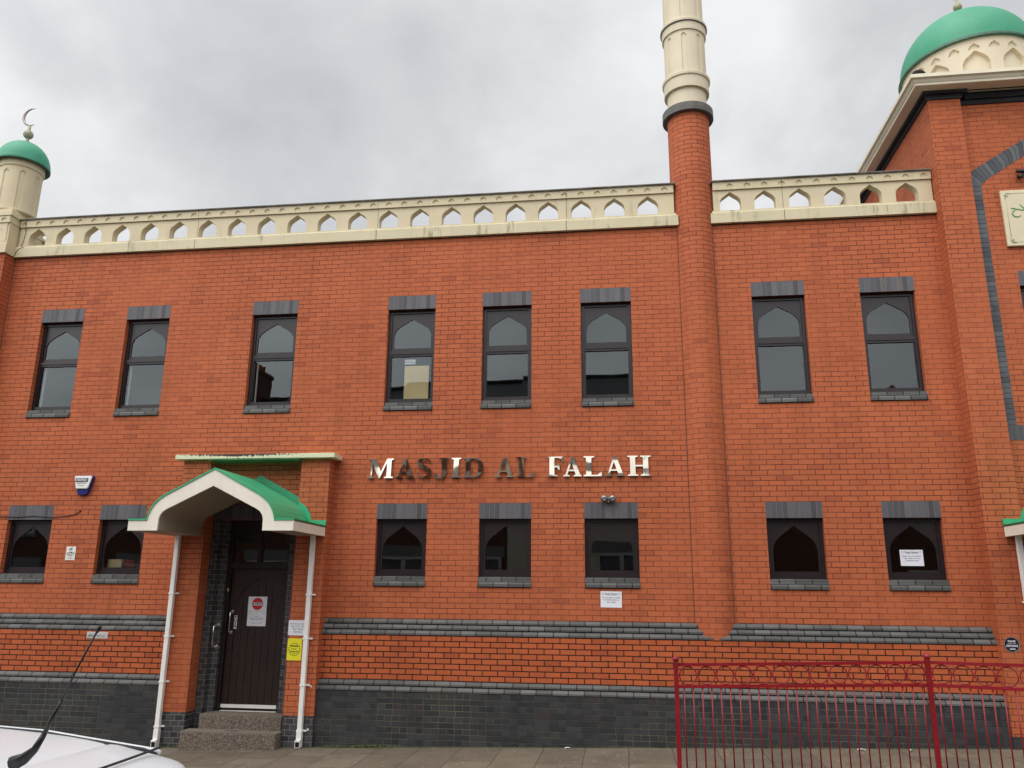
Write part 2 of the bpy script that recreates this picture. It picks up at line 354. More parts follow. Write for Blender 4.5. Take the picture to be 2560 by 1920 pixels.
class MB:
    """collects faces with uv in metres and becomes one mesh object"""
    def __init__(s): s.v = []; s.f = []; s.uv = []; s.mi = []; s.sm = []
    def face(s, pts, uv=None, mi=0, smooth=False):
        i = len(s.v); s.v += [tuple(p) for p in pts]; s.f.append(tuple(range(i, i+len(pts)))); s.mi.append(mi); s.sm.append(smooth)
        if uv is None:
            n = Vector((0, 0, 0))
            P = [Vector(p) for p in pts]
            for a, b in zip(P, P[1:]+P[:1]): n += a.cross(b)
            ax, ay, az = abs(n.x), abs(n.y), abs(n.z)
            if az > ax and az > ay*1.0 and az > 0: uv = [(p[0]+0.559, p[1]) for p in pts]
            elif ax > ay: uv = [(p[1], p[2]) for p in pts]
            else: uv = [(p[0]+0.559, p[2]) for p in pts]
        s.uv.append(uv)
    def box(s, x0, x1, y0, y1, z0, z1, skip='', mi=0):
        q = {'-y': [(x0,y0,z0),(x1,y0,z0),(x1,y0,z1),(x0,y0,z1)], '+y': [(x1,y1,z0),(x0,y1,z0),(x0,y1,z1),(x1,y1,z1)],
             '-x': [(x0,y1,z0),(x0,y0,z0),(x0,y0,z1),(x0,y1,z1)], '+x': [(x1,y0,z0),(x1,y1,z0),(x1,y1,z1),(x1,y0,z1)],
             '-z': [(x0,y1,z0),(x1,y1,z0),(x1,y0,z0),(x0,y0,z0)], '+z': [(x0,y0,z1),(x1,y0,z1),(x1,y1,z1),(x0,y1,z1)]}
        for k, p in q.items():
            if k not in skip.split(): s.face(p, mi=mi)
        return s
    def rev(s, prof, cx=0, cy=0, seg=48, a0=0.0, a1=2*math.pi, smooth=True, uvr=None):
        """surface of revolution from (r, z) profile"""
        for i in range(seg):
            t0 = a0+(a1-a0)*i/seg; t1 = a0+(a1-a0)*(i+1)/seg
            for (r0, z0), (r1, z1) in zip(prof, prof[1:]):
                P = [(cx+r0*math.cos(t0), cy+r0*math.sin(t0), z0), (cx+r0*math.cos(t1), cy+r0*math.sin(t1), z0),
                     (cx+r1*math.cos(t1), cy+r1*math.sin(t1), z1), (cx+r1*math.cos(t0), cy+r1*math.sin(t0), z1)]
                rr = uvr or max(r0, r1)
                U = [(t0*rr, z0), (t1*rr, z0), (t1*rr, z1), (t0*rr, z1)]
                if r1 < 1e-5: P.pop(3); U.pop(3)
                elif r0 < 1e-5: P.pop(0); U.pop(0)
                s.face(P, U, smooth=smooth)
        return s
    def prism(s, pts, axis, a, b, holes=(), cap=True, mi=0, smooth=False):
        """polygon pts (2D) extruded along axis from a to b. axis 'y': pts are (x,z); 'x': (y,z); 'z': (x,y)"""
        def P(p, t): return (p[0], t, p[1]) if axis == 'y' else ((t, p[0], p[1]) if axis == 'x' else (p[0], p[1], t))
        loops = [list(pts)]+[list(h) for h in holes]
        def area(l): return sum(p[0]*q[1]-q[0]*p[1] for p, q in zip(l, l[1:]+l[:1]))/2
        if area(loops[0]) < 0: loops[0].reverse()
        for h in loops[1:]:
            if area(h) > 0: h.reverse()
        flip = (axis == 'x')   # orientation differs
        if cap:
            tri = tessellate_polygon([[Vector((p[0], p[1], 0)) for p in l] for l in loops]); allp = [p for l in loops for p in l]
            for t in tri:
                A = [allp[k] for k in t]
                ar = (A[1][0]-A[0][0])*(A[2][1]-A[0][1])-(A[2][0]-A[0][0])*(A[1][1]-A[0][1])
                if abs(ar) < 1e-10: continue
                if ar < 0: A.reverse()
                f0 = [P(p, a) for p in A]; f1 = [P(p, b) for p in A]
                if axis == 'y': f1.reverse()
                else: f0.reverse()
                s.face(f0, mi=mi); s.face(f1, mi=mi)
        for l in loops:
            run = 0
            for p, q in zip(l, l[1:]+l[:1]):
                Q = [P(p, a), P(q, a), P(q, b), P(p, b)]
                if axis == 'y': Q.reverse()
                s.face(Q, mi=mi, smooth=smooth)
        return s
    def sweep(s, prof, axis, a, b, mi=0):
        """open profile extruded, no caps (profile (y,z) along x, listed top to bottom)"""
        run = 0
        for p, q in zip(prof, prof[1:]):
            ln = math.hypot(p[0]-q[0], p[1]-q[1])
            s.face([(a, p[0], p[1]), (a, q[0], q[1]), (b, q[0], q[1]), (b, p[0], p[1])], [(a+.559, p[1]), (a+.559, q[1]), (b+.559, q[1]), (b+.559, p[1])], mi=mi)
        return s
    def tube(s, pts, r, seg=8, close=False, caps=True):
        P = [Vector(p) for p in pts]; n = len(P); rings = []
        rad = r if isinstance(r, (list, tuple)) else [r]*n
        up = None
        for i, p in enumerate(P):
            if close: d = P[(i+1) % n]-P[i-1]
            else: d = (P[min(i+1, n-1)]-P[max(i-1, 0)])
            d.normalize()
            if up is None:
                up = d.orthogonal().normalized()
            up = (up-d*up.dot(d)).normalized(); sd_ = d.cross(up)
            rings.append([p+(up*math.cos(2*math.pi*k/seg)+sd_*math.sin(2*math.pi*k/seg))*rad[i] for k in range(seg)])
        m = n if close else n-1
        for i in range(m):
            A, B = rings[i], rings[(i+1) % n]
            if close and i == n-1:
                # align
                best = min(range(seg), key=lambda o: (B[o]-A[0]).length); B = B[best:]+B[:best]
            for k in range(seg): s.face([A[k], A[(k+1) % seg], B[(k+1) % seg], B[k]], smooth=True)
        if caps and not close: s.face(rings[0][::-1]); s.face(rings[-1])
        return s
    def ball(s, c, r, seg=20, sq=1.0):
        pr = [(r*math.sin(t), c[2]-r*sq*math.cos(t)) for t in [math.pi*i/12 for i in range(13)]]
        pr[0] = (0, pr[0][1]); pr[-1] = (0, pr[-1][1])
        return s.rev(pr, c[0], c[1], seg)
    def build(s, name, mat, parent=None, origin=None, bevel=0.0, label=None, merge=True):
        me = bpy.data.meshes.new(name); me.from_pydata(s.v, [], s.f)
        uvl = me.uv_layers.new(name='UVMap')
        k = 0
        for u in s.uv:
            for q in u: uvl.data[k].uv = q; k += 1
        for p, mi, sm in zip(me.polygons, s.mi, s.sm): p.material_index = mi; p.use_smooth = sm
        for mt in (mat if isinstance(mat, (list, tuple)) else [mat]): me.materials.append(MATS[mt])
        if merge:
            bm = bmesh.new(); bm.from_mesh(me); bmesh.ops.remove_doubles(bm, verts=bm.verts, dist=1e-5)
            bm.to_mesh(me); bm.free()
        me.update()
        o = bpy.data.objects.new(name, me); COL.objects.link(o)
        if origin: me.transform(Matrix.Translation(-Vector(origin))); o.location = origin
        if parent: o.parent = parent
        if bevel:
            b = o.modifiers.new('bevel', 'BEVEL'); b.width = bevel; b.segments = 2; b.limit_method = 'ANGLE'; b.angle_limit = R(40)
        if label: o['label'] = label
        return o
def copy_tree(o, parent=None):
    c = o.copy(); COL.objects.link(c); c.parent = parent
    for ch in o.children: copy_tree(ch, c)
    return c
def text(body, size, x, y, z, mat, parent, name='lettering', align='CENTER', depth=0.0008, line=1.1, sx=1.0, bold=0.0):
    cu = bpy.data.curves.new(name, 'FONT'); cu.body = body; cu.size = size; cu.align_x = align; cu.align_y = 'CENTER'
    cu.extrude = depth; cu.space_line = line; cu.offset = bold; cu.resolution_u = 3
    t = bpy.data.objects.new(name, cu); COL.objects.link(t)
    bpy.context.view_layer.update()
    me = bpy.data.meshes.new_from_object(t.evaluated_get(bpy.context.evaluated_depsgraph_get()))
    bpy.data.objects.remove(t); me.name = name
    me.transform(Matrix.Diagonal((sx, 1, 1, 1))); me.transform(Matrix.Rotation(R(90), 4, 'X'))
    me.materials.clear(); me.materials.append(MATS[mat])
    o = bpy.data.objects.new(name, me); COL.objects.link(o); o.location = (x, y, z); o.parent = parent
    return o

ARCH = [(-.5, 0), (-.5, .44), (-.485, .54), (-.44, .64), (-.36, .735), (0, 1.0), (.36, .735), (.44, .64), (.485, .54), (.5, .44), (.5, 0)]
def arch(cx, z0, w_, h_): return [(cx+a*w_, z0+b*h_) for a, b in ARCH]
def gz(x): return -0.015+0.0295*x        # the pavement climbs to the right

# ------------------------------------------------------------------ ground
def strip(name, mat, y0, y1, dz, kind='structure', x0=-60, x1=60):
    m = MB(); m.face([(x0, y0, gz(x0)+dz), (x1, y0, gz(x1)+dz), (x1, y1, gz(x1)+dz), (x0, y1, gz(x0)+dz)])
    return tag(m.build(name, mat), kind=kind)
def slope_box(m, x0, x1, y0, y1, dz0, dz1):
    a = gz(x0); b = gz(x1)
    P = lambda x, y, z: (x, y, z)
    c = [(x0, y0, a+dz0), (x1, y0, b+dz0), (x1, y1, b+dz0), (x0, y1, a+dz0), (x0, y0, a+dz1), (x1, y0, b+dz1), (x1, y1, b+dz1), (x0, y1, a+dz1)]
    for f in ((0, 1, 5, 4), (1, 2, 6, 5), (2, 3, 7, 6), (3, 0, 4, 7), (4, 5, 6, 7), (3, 2, 1, 0)): m.face([c[i] for i in f])
m = MB(); slope_box(m, -60, 60, -2.75, 0.3, -0.30, 0.0); tag(m.build('pavement', 'paving_slabs'), kind='structure')
m = MB(); slope_box(m, -60, 60, -2.88, -2.752, -0.30, 0.006); tag(m.build('kerb', 'kerb_stone'), kind='structure')
m = MB(); slope_box(m, -60, 60, -10.62, -2.882, -0.34, -0.12); tag(m.build('road', 'road_asphalt'), kind='structure')
m = MB(); slope_box(m, -60, 60, -10.75, -10.622, -0.30, 0.006); tag(m.build('kerb', 'kerb_stone'), kind='structure')
m = MB(); slope_box(m, -60, 60, -14.3, -10.752, -0.30, 0.0); tag(m.build('pavement', 'paving_slabs'), kind='structure')
m = MB(); m.face([(-400, -400, gz(-400)*0.35-8), (400, -400, -8), (400, 400, -8), (-400, 400, gz(-400)*0.35-8)]); tag(m.build('ground', 'road_asphalt'), kind='structure')

# ------------------------------------------------------------------ the building
B = thing('mosque_building', 'red brick mosque with blue brick bands, cream arcaded parapet, minaret and green domes', 'mosque')
WX = [-9.925, -8.328, -6.05, -3.703, -2.134, -0.559, 2.081, 3.681]
LX = [-9.954, -8.327, -3.726, -2.129, -0.543, 2.073, 3.671]
WW = 0.7925
def c(n): return n*CH
COLX, COLY, COLR = 1.275, 0.20, 0.34

def wall_sheet(m, x0, x1, z0, z1, holes, y=0.0, depth=0.12):
    xs = sorted({x0, x1, *[v for h in holes for v in (h[0], h[1])]}); zs = sorted({z0, z1, *[v for h in holes for v in (h[2], h[3])]})
    for a, b in zip(xs, xs[1:]):
        for d, e_ in zip(zs, zs[1:]):
            mx, mz = (a+b)/2, (d+e_)/2
            if any(h[0] < mx < h[1] and h[2] < mz < h[3] for h in holes): continue
            m.face([(a, y, d), (b, y, d), (b, y, e_), (a, y, e_)])
    for h in holes:
        a, b, d, e_ = h[:4]; y1 = y+(h[4] if len(h) > 4 else depth)
        m.face([(a, y, d), (a, y, e_), (a, y1, e_), (a, y1, d)]); m.face([(b, y, d), (b, y1, d), (b, y1, e_), (b, y, e_)])
        m.face([(a, y, e_), (b, y, e_), (b, y1, e_), (a, y1, e_)]); m.face([(a, y, d), (a, y1, d), (b, y1, d), (b, y, d)])
holes = [(x, x+WW, c(62), c(84)) for x in WX] + [(x, x+WW, c(27), c(40)) for x in LX]
m = MB()
DX0, DX1, DTOP = -6.29, -5.02, 3.08
wall_sheet(m, -10.64, -6.60, c(17.5), c(100)+0.02, [h for h in holes if h[1] < -6.6])
wall_sheet(m, -6.60, -4.70, -0.4, c(100)+0.02, [h for h in holes if -6.6 < h[0] < -4.7]+[(DX0, DX1, -0.35, DTOP, 0.10)])
wall_sheet(m, -4.70, 4.915, c(17.5), c(100)+0.02, [h for h in holes if h[0] > -4.7])
m.build('wall', 'red_brick', B)
# thicker wall below the upper string course (deep dark joints)
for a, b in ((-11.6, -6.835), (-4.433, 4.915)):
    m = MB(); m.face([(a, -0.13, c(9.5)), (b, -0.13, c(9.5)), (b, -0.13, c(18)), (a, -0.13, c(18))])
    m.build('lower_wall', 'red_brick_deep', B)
for a, b in ((-11.6, -6.835), (-4.433, 4.915)):
    m = MB(); m.face([(a, -0.21, -0.5), (b, -0.21, -0.5), (b, -0.21, c(8)), (a, -0.21, c(8))])
    m.build('plinth', 'blue_brick_wall', B)
def band_profile(ytop, n, step, ctop):
    pr = []; y = ytop
    for i in range(n):
        zt = c(ctop-i)
        pr += [(y, zt-0.004), (y-step-0.008, zt-0.044), (y-step-0.008, zt-0.067), (y-step+0.006, zt-0.069), (y-step+0.006, zt-CH-0.004)]
        y -= step
    return pr
for nm, args in (('string_course', (0.0, 3, 0.0433, 21)), ('plinth_course', (-0.13, 2, 0.04, 10))):
    pr = band_profile(*args)
    for a, b in ((-11.6, -6.835), (-4.433, 4.915)):
        m = MB(); m.sweep(pr, 'x', a, b); m.build(nm, 'blue_brick_pale', B)

# lintels and sills, windows
def soldier(m, x0, x1, z0, z1, y=-0.004, back=0.10):
    f = [(x0, y, z0), (x1, y, z0), (x1, y, z1), (x0, y, z1)]
    m.face(f, [(z0, p) for p in (0, 0, 0, 0)] and [(z0, x0-x0+0.0), (z0, x1-x0), (z1, x1-x0), (z1, 0.0)])
    m.face([(x0, y, z0), (x0, back, z0), (x1, back, z0), (x1, y, z0)], [(0, 0), (0.1, 0), (0.1, x1-x0), (0, x1-x0)])
    m.face([(x0, y, z0), (x0, y, z1), (x0, 0.001, z1), (x0, 0.001, z0)], [(0, 0)]*4)
    m.face([(x1, y, z0), (x1, 0.001, z0), (x1, 0.001, z1), (x1, y, z1)], [(0, 0)]*4)
    m.face([(x0, y, z1), (x1, y, z1), (x1, 0.001, z1), (x0, 0.001, z1)], [(0, 0)]*4)
def make_window(x, z_sill, z_top, z_lint, two, y0=0.0):
    """local origin at (x, y0, z_sill); widths WW"""
    W = WW; H = z_top; S = z_sill
    L0 = S+c(2)
    fr = MB(); fy = 0.085; t = 0.05
    # outer frame
    fr.box(0, t, fy, fy+0.07, L0, H); fr.box(W-t, W, fy, fy+0.07, L0, H); fr.box(t, W-t, fy, fy+0.07, H-t, H); fr.box(t, W-t, fy, fy+0.07, L0, L0+0.055)
    panes = []
    if two:
        zm0, zm1 = L0+0.765, L0+0.835
        fr.box(t, W-t, fy+0.008, fy+0.062, zm0, zm0+0.035); fr.box(t, W-t, fy-0.006, fy+0.05, zm0+0.035, zm1+0.012)
        # upper sash: panel with an arched light, lower sash rectangular
        fr.prism([(t, zm1+0.012), (W-t, zm1+0.012), (W-t, H-t), (t, H-t)], 'y', fy+0.022, fy+0.05, holes=[arch(W/2, zm1+0.07, W-2*t-0.075, H-t-0.09-zm1-0.07)])
        fr.box(t, t+0.016, fy+0.02, fy+0.06, L0+0.055, zm0); fr.box(W-t-0.016, W-t, fy+0.02, fy+0.06, L0+0.055, zm0)
    else:
        fr.prism([(t, L0+0.055), (W-t, L0+0.055), (W-t, H-t), (t, H-t)], 'y', fy+0.022, fy+0.05, holes=[arch(W/2, L0+0.10, W-2*t-0.075, H-t-0.052-L0-0.10)])
    for q in range(len(fr.v)): pass
    f = fr.build('window', 'frame_brown', B)
    pn = MB(); pn.face([(t-0.005, fy+0.036, L0+0.05), (W-t+0.005, fy+0.036, L0+0.05), (W-t+0.005, fy+0.036, H-t+0.005), (t-0.005, fy+0.036, H-t+0.005)])
    pn.build('pane', 'window_glass', f)
    li = MB(); soldier(li, 0, W, H, z_lint, back=0.085); li.build('lintel', 'blue_soldier', f)
    si = MB()
    d = 0.012
    pr = [(0.09, S+2*CH), (0.0, S+2*CH-0.02), (0.0, S+CH+0.012), (0.0-d, S+CH-0.004), (-d-0.012, S+CH-0.03), (-d-0.012, S+0.004), (0.0, S+0.002)]
    si.sweep(pr, 'x', 0, W)
    si.face([(0, p[0], p[1]) for p in pr][::-1]); si.face([(W, p[0], p[1]) for p in pr])
    si.build('sill', 'blue_brick_pale', f)
    return f
up = make_window(0, c(62), c(84), c(87), True); up.location = (WX[0], 0, 0)
for x in WX[1:]+[5.885]:
    o = copy_tree(up, B); o.location = (x, 0 if x < 5 else -0.139, 0 if x < 5 else -0.035)
lo = make_window(0, c(27), c(40), c(43), False); lo.location = (LX[0], 0, 0)
for x in LX[1:]: o = copy_tree(lo, B); o.location = (x, 0, 0)

# rooms behind the glass
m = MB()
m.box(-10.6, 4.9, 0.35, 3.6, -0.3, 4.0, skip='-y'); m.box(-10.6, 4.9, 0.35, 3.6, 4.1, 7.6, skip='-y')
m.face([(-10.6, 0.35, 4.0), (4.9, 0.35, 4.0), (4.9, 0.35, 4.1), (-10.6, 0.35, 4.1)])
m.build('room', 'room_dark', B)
for x in WX[:3]:
    m = MB(); m.box(x+0.075, x+0.10, 0.18, 0.20, c(64), c(74.5)); m.build('blind', 'upvc', B)
# flat roof behind the parapet
m = MB(); m.box(-11.0, 4.915, 0.14, 9.0, 7.55, 7.62); m.build('roof', 'roof_felt', B)
m = MB(); m.box(-11.35, -10.66, 0.15, 9.0, -0.4, 7.6); m.box(-11.0, 4.9, 8.9, 9.0, -0.4, 7.55); m.build('side_wall', 'red_brick', B)

# ---- parapet
def parapet_run(m_base, m_panel, m_cop, x0, x1, centres, yf=-0.02, yb=0.12, blind=None, ends=(0, 0), ext=(0, 0)):
    z0, z1, z2, z3 = c(100), 7.93, 8.305, 8.43
    ow, oh, oz = 0.33, 0.325, 7.935
    m_base.box(x0-ext[0], x1+ext[1], yf-0.05, yb+0.03, z0, 7.885)
    m_base.prism([(yf-0.05, 7.885), (yf-0.035, 7.905), (yf-0.02, 7.915), (yf-0.02, 7.935), (yb, 7.935), (yb, 7.885)], 'x', x0-ext[0]*0.5, x1+ext[1]*0.5)
    # pierced panel, one piece per arch
    cs_ = sorted(k for k in centres if x0 < k-0.17 and k+0.17 < x1)
    cuts = [x0]+[(a+b)/2 for a, b in zip(cs_, cs_[1:])]+[x1]
    for k, (a, b) in zip(cs_, zip(cuts, cuts[1:])):
        m_panel.prism([(a, 7.936), (b, 7.936), (b, z2), (a, z2)], 'y', yf, yb, holes=[arch(k, oz+0.004, ow, oh)])
    # frieze with small blind arches
    m_panel.box(x0, x1, yf-0.012, yb+0.01, z2+0.001, z3)
    bc = sorted(set([k for k in centres]+[k+0.27 for k in centres]+[min(centres)-0.27]))
    bc = [k for k in bc if x0+0.06 < k < x1-0.06]
    cuts = [x0]+[(a+b)/2 for a, b in zip(bc, bc[1:])]+[x1]
    for k, (a, b) in zip(bc, zip(cuts, cuts[1:])):
        m_panel.prism([(a, z2-0.008), (b, z2-0.008), (b, z3-0.001), (a, z3-0.001)], 'y', yf-0.030, yf-0.0125, holes=[[(k+p*0.10, z2+0.020+q*0.075) for p, q in ARCH]])
    m_cop.box(x0-ends[0], x1+ends[1], yf-0.055, yb+0.06, z3+0.0005, z3+0.009)
    m_cop.box(x0-ends[0], x1+ends[1], yf-0.065, yb+0.07, z3+0.0095, z3+0.022)
mb, mp_, mc = MB(), MB(), MB()
LC = [-9.72+0.5406*k for k in range(-1, 20)]
RC = [4.526-0.5345*k for k in range(0, 6)]
parapet_run(mb, mp_, mc, -10.615, 0.965, LC, ends=(0.06, 0.035), ext=(0, 0.055))
parapet_run(mb, mp_, mc, 1.585, 4.90, RC, ends=(0.03, 0.0), ext=(0.055, 0.012))
par = mp_.build('parapet', 'cream_stone', B)
mb.build('parapet_base', 'cream_stone_stained', par); mc.build('coping', 'coping_metal', par)
for x in (-7.20, -3.96, -0.77, 3.2-0.54):
    m = MB(); m.box(x-0.004, x+0.004, -0.0715, -0.0705, c(100), 7.884); m.box(x-0.003, x+0.003, -0.0212, -0.0206, 7.937, 8.295); m.box(x-0.003, x+0.003, -0.0512, -0.0506, 8.30, 8.429)
    m.build('panel_joint', 'black', par)
m = MB(); m.tube([(-10.50, -0.052, 8.43), (-10.515, -0.052, 8.36), (-10.50, -0.052, 8.31), (-10.505, -0.022, 8.2), (-10.53, -0.022, 8.0), (-10.545, -0.04, 7.93)], 0.005, 5)
m.tube([(-10.47, -0.066, 7.905), (-10.56, -0.072, 7.86), (-10.60, -0.072, 7.78), (-10.615, -0.072, 7.72)], 0.006, 5)
m.build('crack', 'black', par)
# black strip drawn as the shadow line under the parapet base
m = MB(); m.box(-10.64, 4.915, -0.012, -0.0005, c(100)-0.013, c(100)-0.0005); m.build('shadow_line', 'black', par)
# return parapet running back on the left, seen through the first opening
m = MB(); m.box(-11.0, -10.84, 0.35, 8.9, 7.62, 8.40); m.box(-11.06, -10.78, 0.36, 8.9, 8.401, 8.45); m.build('return_parapet', 'cream_stone', par)

# ---- left corner tower with turret
TX0, TX1, TY = -11.42, -10.64, -0.25
m = MB(); m.box(TX0, TX1, TY, 0.55, -0.5, c(100)-0.0005); m.build('corner_pier', 'red_brick', B)
m = MB()
m.box(TX0-0.05, TX1+0.03, TY-0.05, 0.60, c(100), 7.885); m.box(TX0-0.02, TX1+0.01, TY-0.02, 0.57, 7.8855, 7.935)
m.box(TX0, TX1-0.005, TY, 0.55, 7.9355, 8.305)
m.box(TX0-0.012, TX1+0.006, TY-0.012, 0.56, 8.3055, 8.43)
cx_ = (TX0+TX1)/2
m.prism([(TX0+0.03, 7.945), (TX1-0.04, 7.945), (TX1-0.04, 8.295), (TX0+0.03, 8.295)], 'y', TY-0.012, TY-0.0005, holes=[arch(TX0+0.24, 7.96, 0.26, 0.29), arch(TX1-0.24, 7.96, 0.26, 0.29)])
hs = [[(k+p*0.10, 8.325+q*0.075) for p, q in ARCH] for k in (TX0+0.12, TX0+0.39, TX0+0.66)]
m.prism([(TX0, 8.30), (TX1, 8.30), (TX1, 8.425), (TX0, 8.425)], 'y', TY-0.030, TY-0.0125, holes=hs)
m.box(TX0-0.05, TX1+0.03, TY-0.045, 0.60, 8.4305, 8.50); m.box(TX0, TX1-0.01, TY, 0.55, 8.5005, 8.58)
tw = m.build('corner_tower', 'cream_stone', B)

def relief_drum(cx, cy, r, z0, z1, n, aw, az0, az1, depth, segs, rows, phase=0.0, small=None):
    """drum whose wall carries pointed-arch panels sunk into it"""
    def inside(fr_, z, w_, zb, zt):
        if z < zb or z > zt: return False
        k = abs(fr_)/w_; hd = w_*0.62
        if k > 0.5: return False
        if z < zt-hd: return True
        q = 0.44+0.56*(z-zt+hd)/hd
        pts = ARCH[5:]
        # half width allowed at height q
        hw = 0.5
        prev = pts[0]
        for p in pts[1:]:
            if p[1] <= q <= prev[1]:
                t = (q-p[1])/(prev[1]-p[1]+1e-9); hw = p[0]+(prev[0]-p[0])*t; break
            prev = p
        return k < hw
    m = MB(); V = []
    for j in range(rows+1):
        z = z0+(z1-z0)*j/rows; row = []
        for i in range(segs):
            t = 2*math.pi*i/segs; fr_ = ((t-phase)*n/(2*math.pi)+0.5) % 1.0-0.5
            d = depth if inside(fr_*2*math.pi*r/n, z, aw, az0, az1) else 0.0
            if small:
                n2, w2, za, zb2, dd = small
                f2 = ((t-phase)*n2/(2*math.pi)+0.5) % 1.0-0.5
                if inside(f2*2*math.pi*r/n2, z, w2, za, zb2): d = dd
            row.append((cx+(r-d)*math.cos(t), cy+(r-d)*math.sin(t), z))
        V.append(row)
    for j in range(rows):
        for i in range(segs):
            k = (i+1) % segs
            m.face([V[j][i], V[j][k], V[j+1][k], V[j+1][i]])
    return m
def arcp(r, z, pts): return [(r+a, z+b) for a, b in pts]
# turret
tx, ty = -10.93, 0.12
m = relief_drum(tx, ty, 0.355, 8.62, 9.50, 8, 0.10, 8.66, 9.40, 0.016, 384, 88, phase=R(-45))
m.rev([(0, 8.581), (0.345, 8.581), (0.375, 8.60), (0.375, 8.63), (0.355, 8.64)], tx, ty, 64, smooth=False)
m.rev([(0.355, 9.47), (0.372, 9.48), (0.378, 9.50), (0.378, 9.62), (0, 9.62)], tx, ty, 64, smooth=False)
tr_ = m.build('turret', 'cream_stone', B)
def dome_profile(r, h, z, n=22, lip=0.012):
    pr = [(r-0.02, z-lip), (r+0.004, z-lip), (r+0.006, z)]
    for i in range(1, n+1):
        t = math.pi/2*i/n; pr.append((r*math.cos(t) if i < n else 0.0, z+h*math.sin(t)))
    return pr
m = MB(); m.rev(dome_profile(0.455, 0.50, 9.615), tx, ty, 64); d_ = m.build('dome', 'dome_green', tr_)
m = MB(); m.rev([(0.39, 9.606), (0.459, 9.586), (0.462, 9.601), (0.40, 9.602)], tx, ty, 64); m.build('dome_rim', 'green_rim', d_)
def finial(parent, x, y, z, s=1.0, crescent=True, mat='finial_khaki'):
    m = MB(); m.rev([(0.05*s, z-0.05), (0.03*s, z+0.03*s), (0.028*s, z+0.12*s)], x, y, 16)
    m.ball((x, y, z+0.20*s), 0.088*s); m.rev([(0.03*s, z+0.26*s), (0.022*s, z+0.40*s), (0, z+0.405*s)], x, y, 16)
    f = m.build('finial', mat, parent)
    if crescent:
        m = MB(); pts = []; rad = []
        n = 26; a0, a1 = R(78), R(292)
        for i in range(n+1):
            q = i/n; a = a0+(a1-a0)*q
            pts.append((x+0.02+0.178*s*math.cos(a), y, z+0.575*s+0.178*s*math.sin(a)))
            rad.append(0.004+0.021*s*math.sin(math.pi*q)**0.8)
        m.tube(pts, rad, 8)
        m.build('crescent', 'crescent_metal', parent)
finial(d_, tx, ty, 10.10)

# ---- minaret
m = MB(); m.rev([(COLR, c(18)), (COLR, 9.705)], COLX, COLY, 96, uvr=0.358)
mn = m.build('minaret', 'red_brick', B)
m = MB(); m.rev([(COLR-0.02, 9.695), (0.412, 9.695), (0.418, 9.70), (0.418, 9.838), (0.41, 9.845), (0.30, 9.848)], COLX, COLY, 72, smooth=False); m.build('collar', 'dark_lead', mn)
m = relief_drum(COLX, COLY, 0.345, 10.43, 11.27, 8, 0.085, 10.44, 11.205, 0.016, 384, 76, phase=R(-96))
m.rev([(0.322, 9.84), (0.322, 10.165), (0.372, 10.168), (0.374, 10.37), (0.396, 10.385), (0.400, 10.43), (0.392, 10.442), (0.345, 10.45)], COLX, COLY, 72, smooth=False)
m.rev([(0.345, 11.262), (0.370, 11.266), (0.373, 11.40), (0.392, 11.418), (0.396, 11.465), (0.388, 11.48), (0.34, 11.492)], COLX, COLY, 72, smooth=False)
m2 = relief_drum(COLX, COLY, 0.338, 11.48, 14.2, 8, 0.085, 11.50, 14.0, 0.016, 288, 60, phase=R(-96))
m2.rev([(0.338, 14.19), (0.40, 14.21), (0.40, 14.45), (0, 14.45)], COLX, COLY, 72, smooth=False)
m.build('cream_shaft', 'cream_paint', mn); m2.build('upper_shaft', 'cream_paint', mn)
m = MB(); m.rev(dome_profile(0.40, 0.5, 14.47), COLX, COLY, 48); m.build('dome', 'dome_green', mn)
m = MB(); m.rev([(0.374, 11.403), (0.396, 11.412), (0.3985, 11.421), (0.38, 11.42)], COLX, COLY, 72); m.build('ring_edge', 'dark_lead', mn)
# soft mastic joints either side of the half-round column
for a, b, z_ in ((COLX-0.283, COLX-0.276, c(21)), (COLX+0.276, COLX+0.283, c(21)), (-10.642, -10.630, 2.0)):
    m = MB(); m.box(a, b, -0.010, -0.0006, z_, c(100)-0.02); m.build('movement_joint', 'mastic', B)

# ------------------------------------------------------------------ right hand block
BX, BP, BR = 4.915, 5.39, 8.0
m = MB(); m.box(BX, BP, -0.25, 8.5, 0.28, 9.53); m.box(7.34, 7.815, -0.25, 8.5, 0.28, 9.53)
m.box(BP+0.0005, 7.3395, -0.14, 8.5, 0.28, 9.47, skip='-y')
wall_sheet(m, BP+0.0005, 7.3395, 0.28, 9.47, [(5.885, 5.885+WW, c(62)-0.035, c(84)-0.035, 0.12), (5.73, 7.0, 0.2801, 3.08, 0.10)], y=-0.14)
m.build('block_wall', 'red_brick', B)
m = MB(); m.box(BX, BP, -0.25, 8.5, -0.4, 0.2795); m.box(7.34, 7.815, -0.25, 8.5, -0.4, 0.2795); m.box(BP+0.0005, 7.3395, -0.14, 8.5, -0.4, 0.19); m.build('plinth', 'blue_brick_wall', B)
m = MB()
m.box(BX-0.03, BP+0.03, -0.28, 8.55, 9.5305, 9.60); m.box(BX-0.09, BP+0.09, -0.34, 8.6, 9.6005, 9.70)
m.box(BP+0.0305, 7.31, -0.17, 8.5, 9.4705, 9.545); m.box(BP+0.0905, 7.25, -0.21, 8.5, 9.5455, 9.70)
m.box(7.31, 7.845, -0.28, 8.55, 9.5305, 9.60); m.box(7.25, 7.905, -0.34, 8.6, 9.6005, 9.70)
m.build('corbel', 'corbel_brick', B)
cp = [(0.05, 9.645), (0.245, 9.645), (0.25, 9.65), (0.25, 9.685), (0.262, 9.690), (0.275, 9.705), (0.288, 9.725), (0.300, 9.735), (0.325, 9.738), (0.33, 9.742), (0.33, 9.80), (0.0, 9.815)]
m = MB()
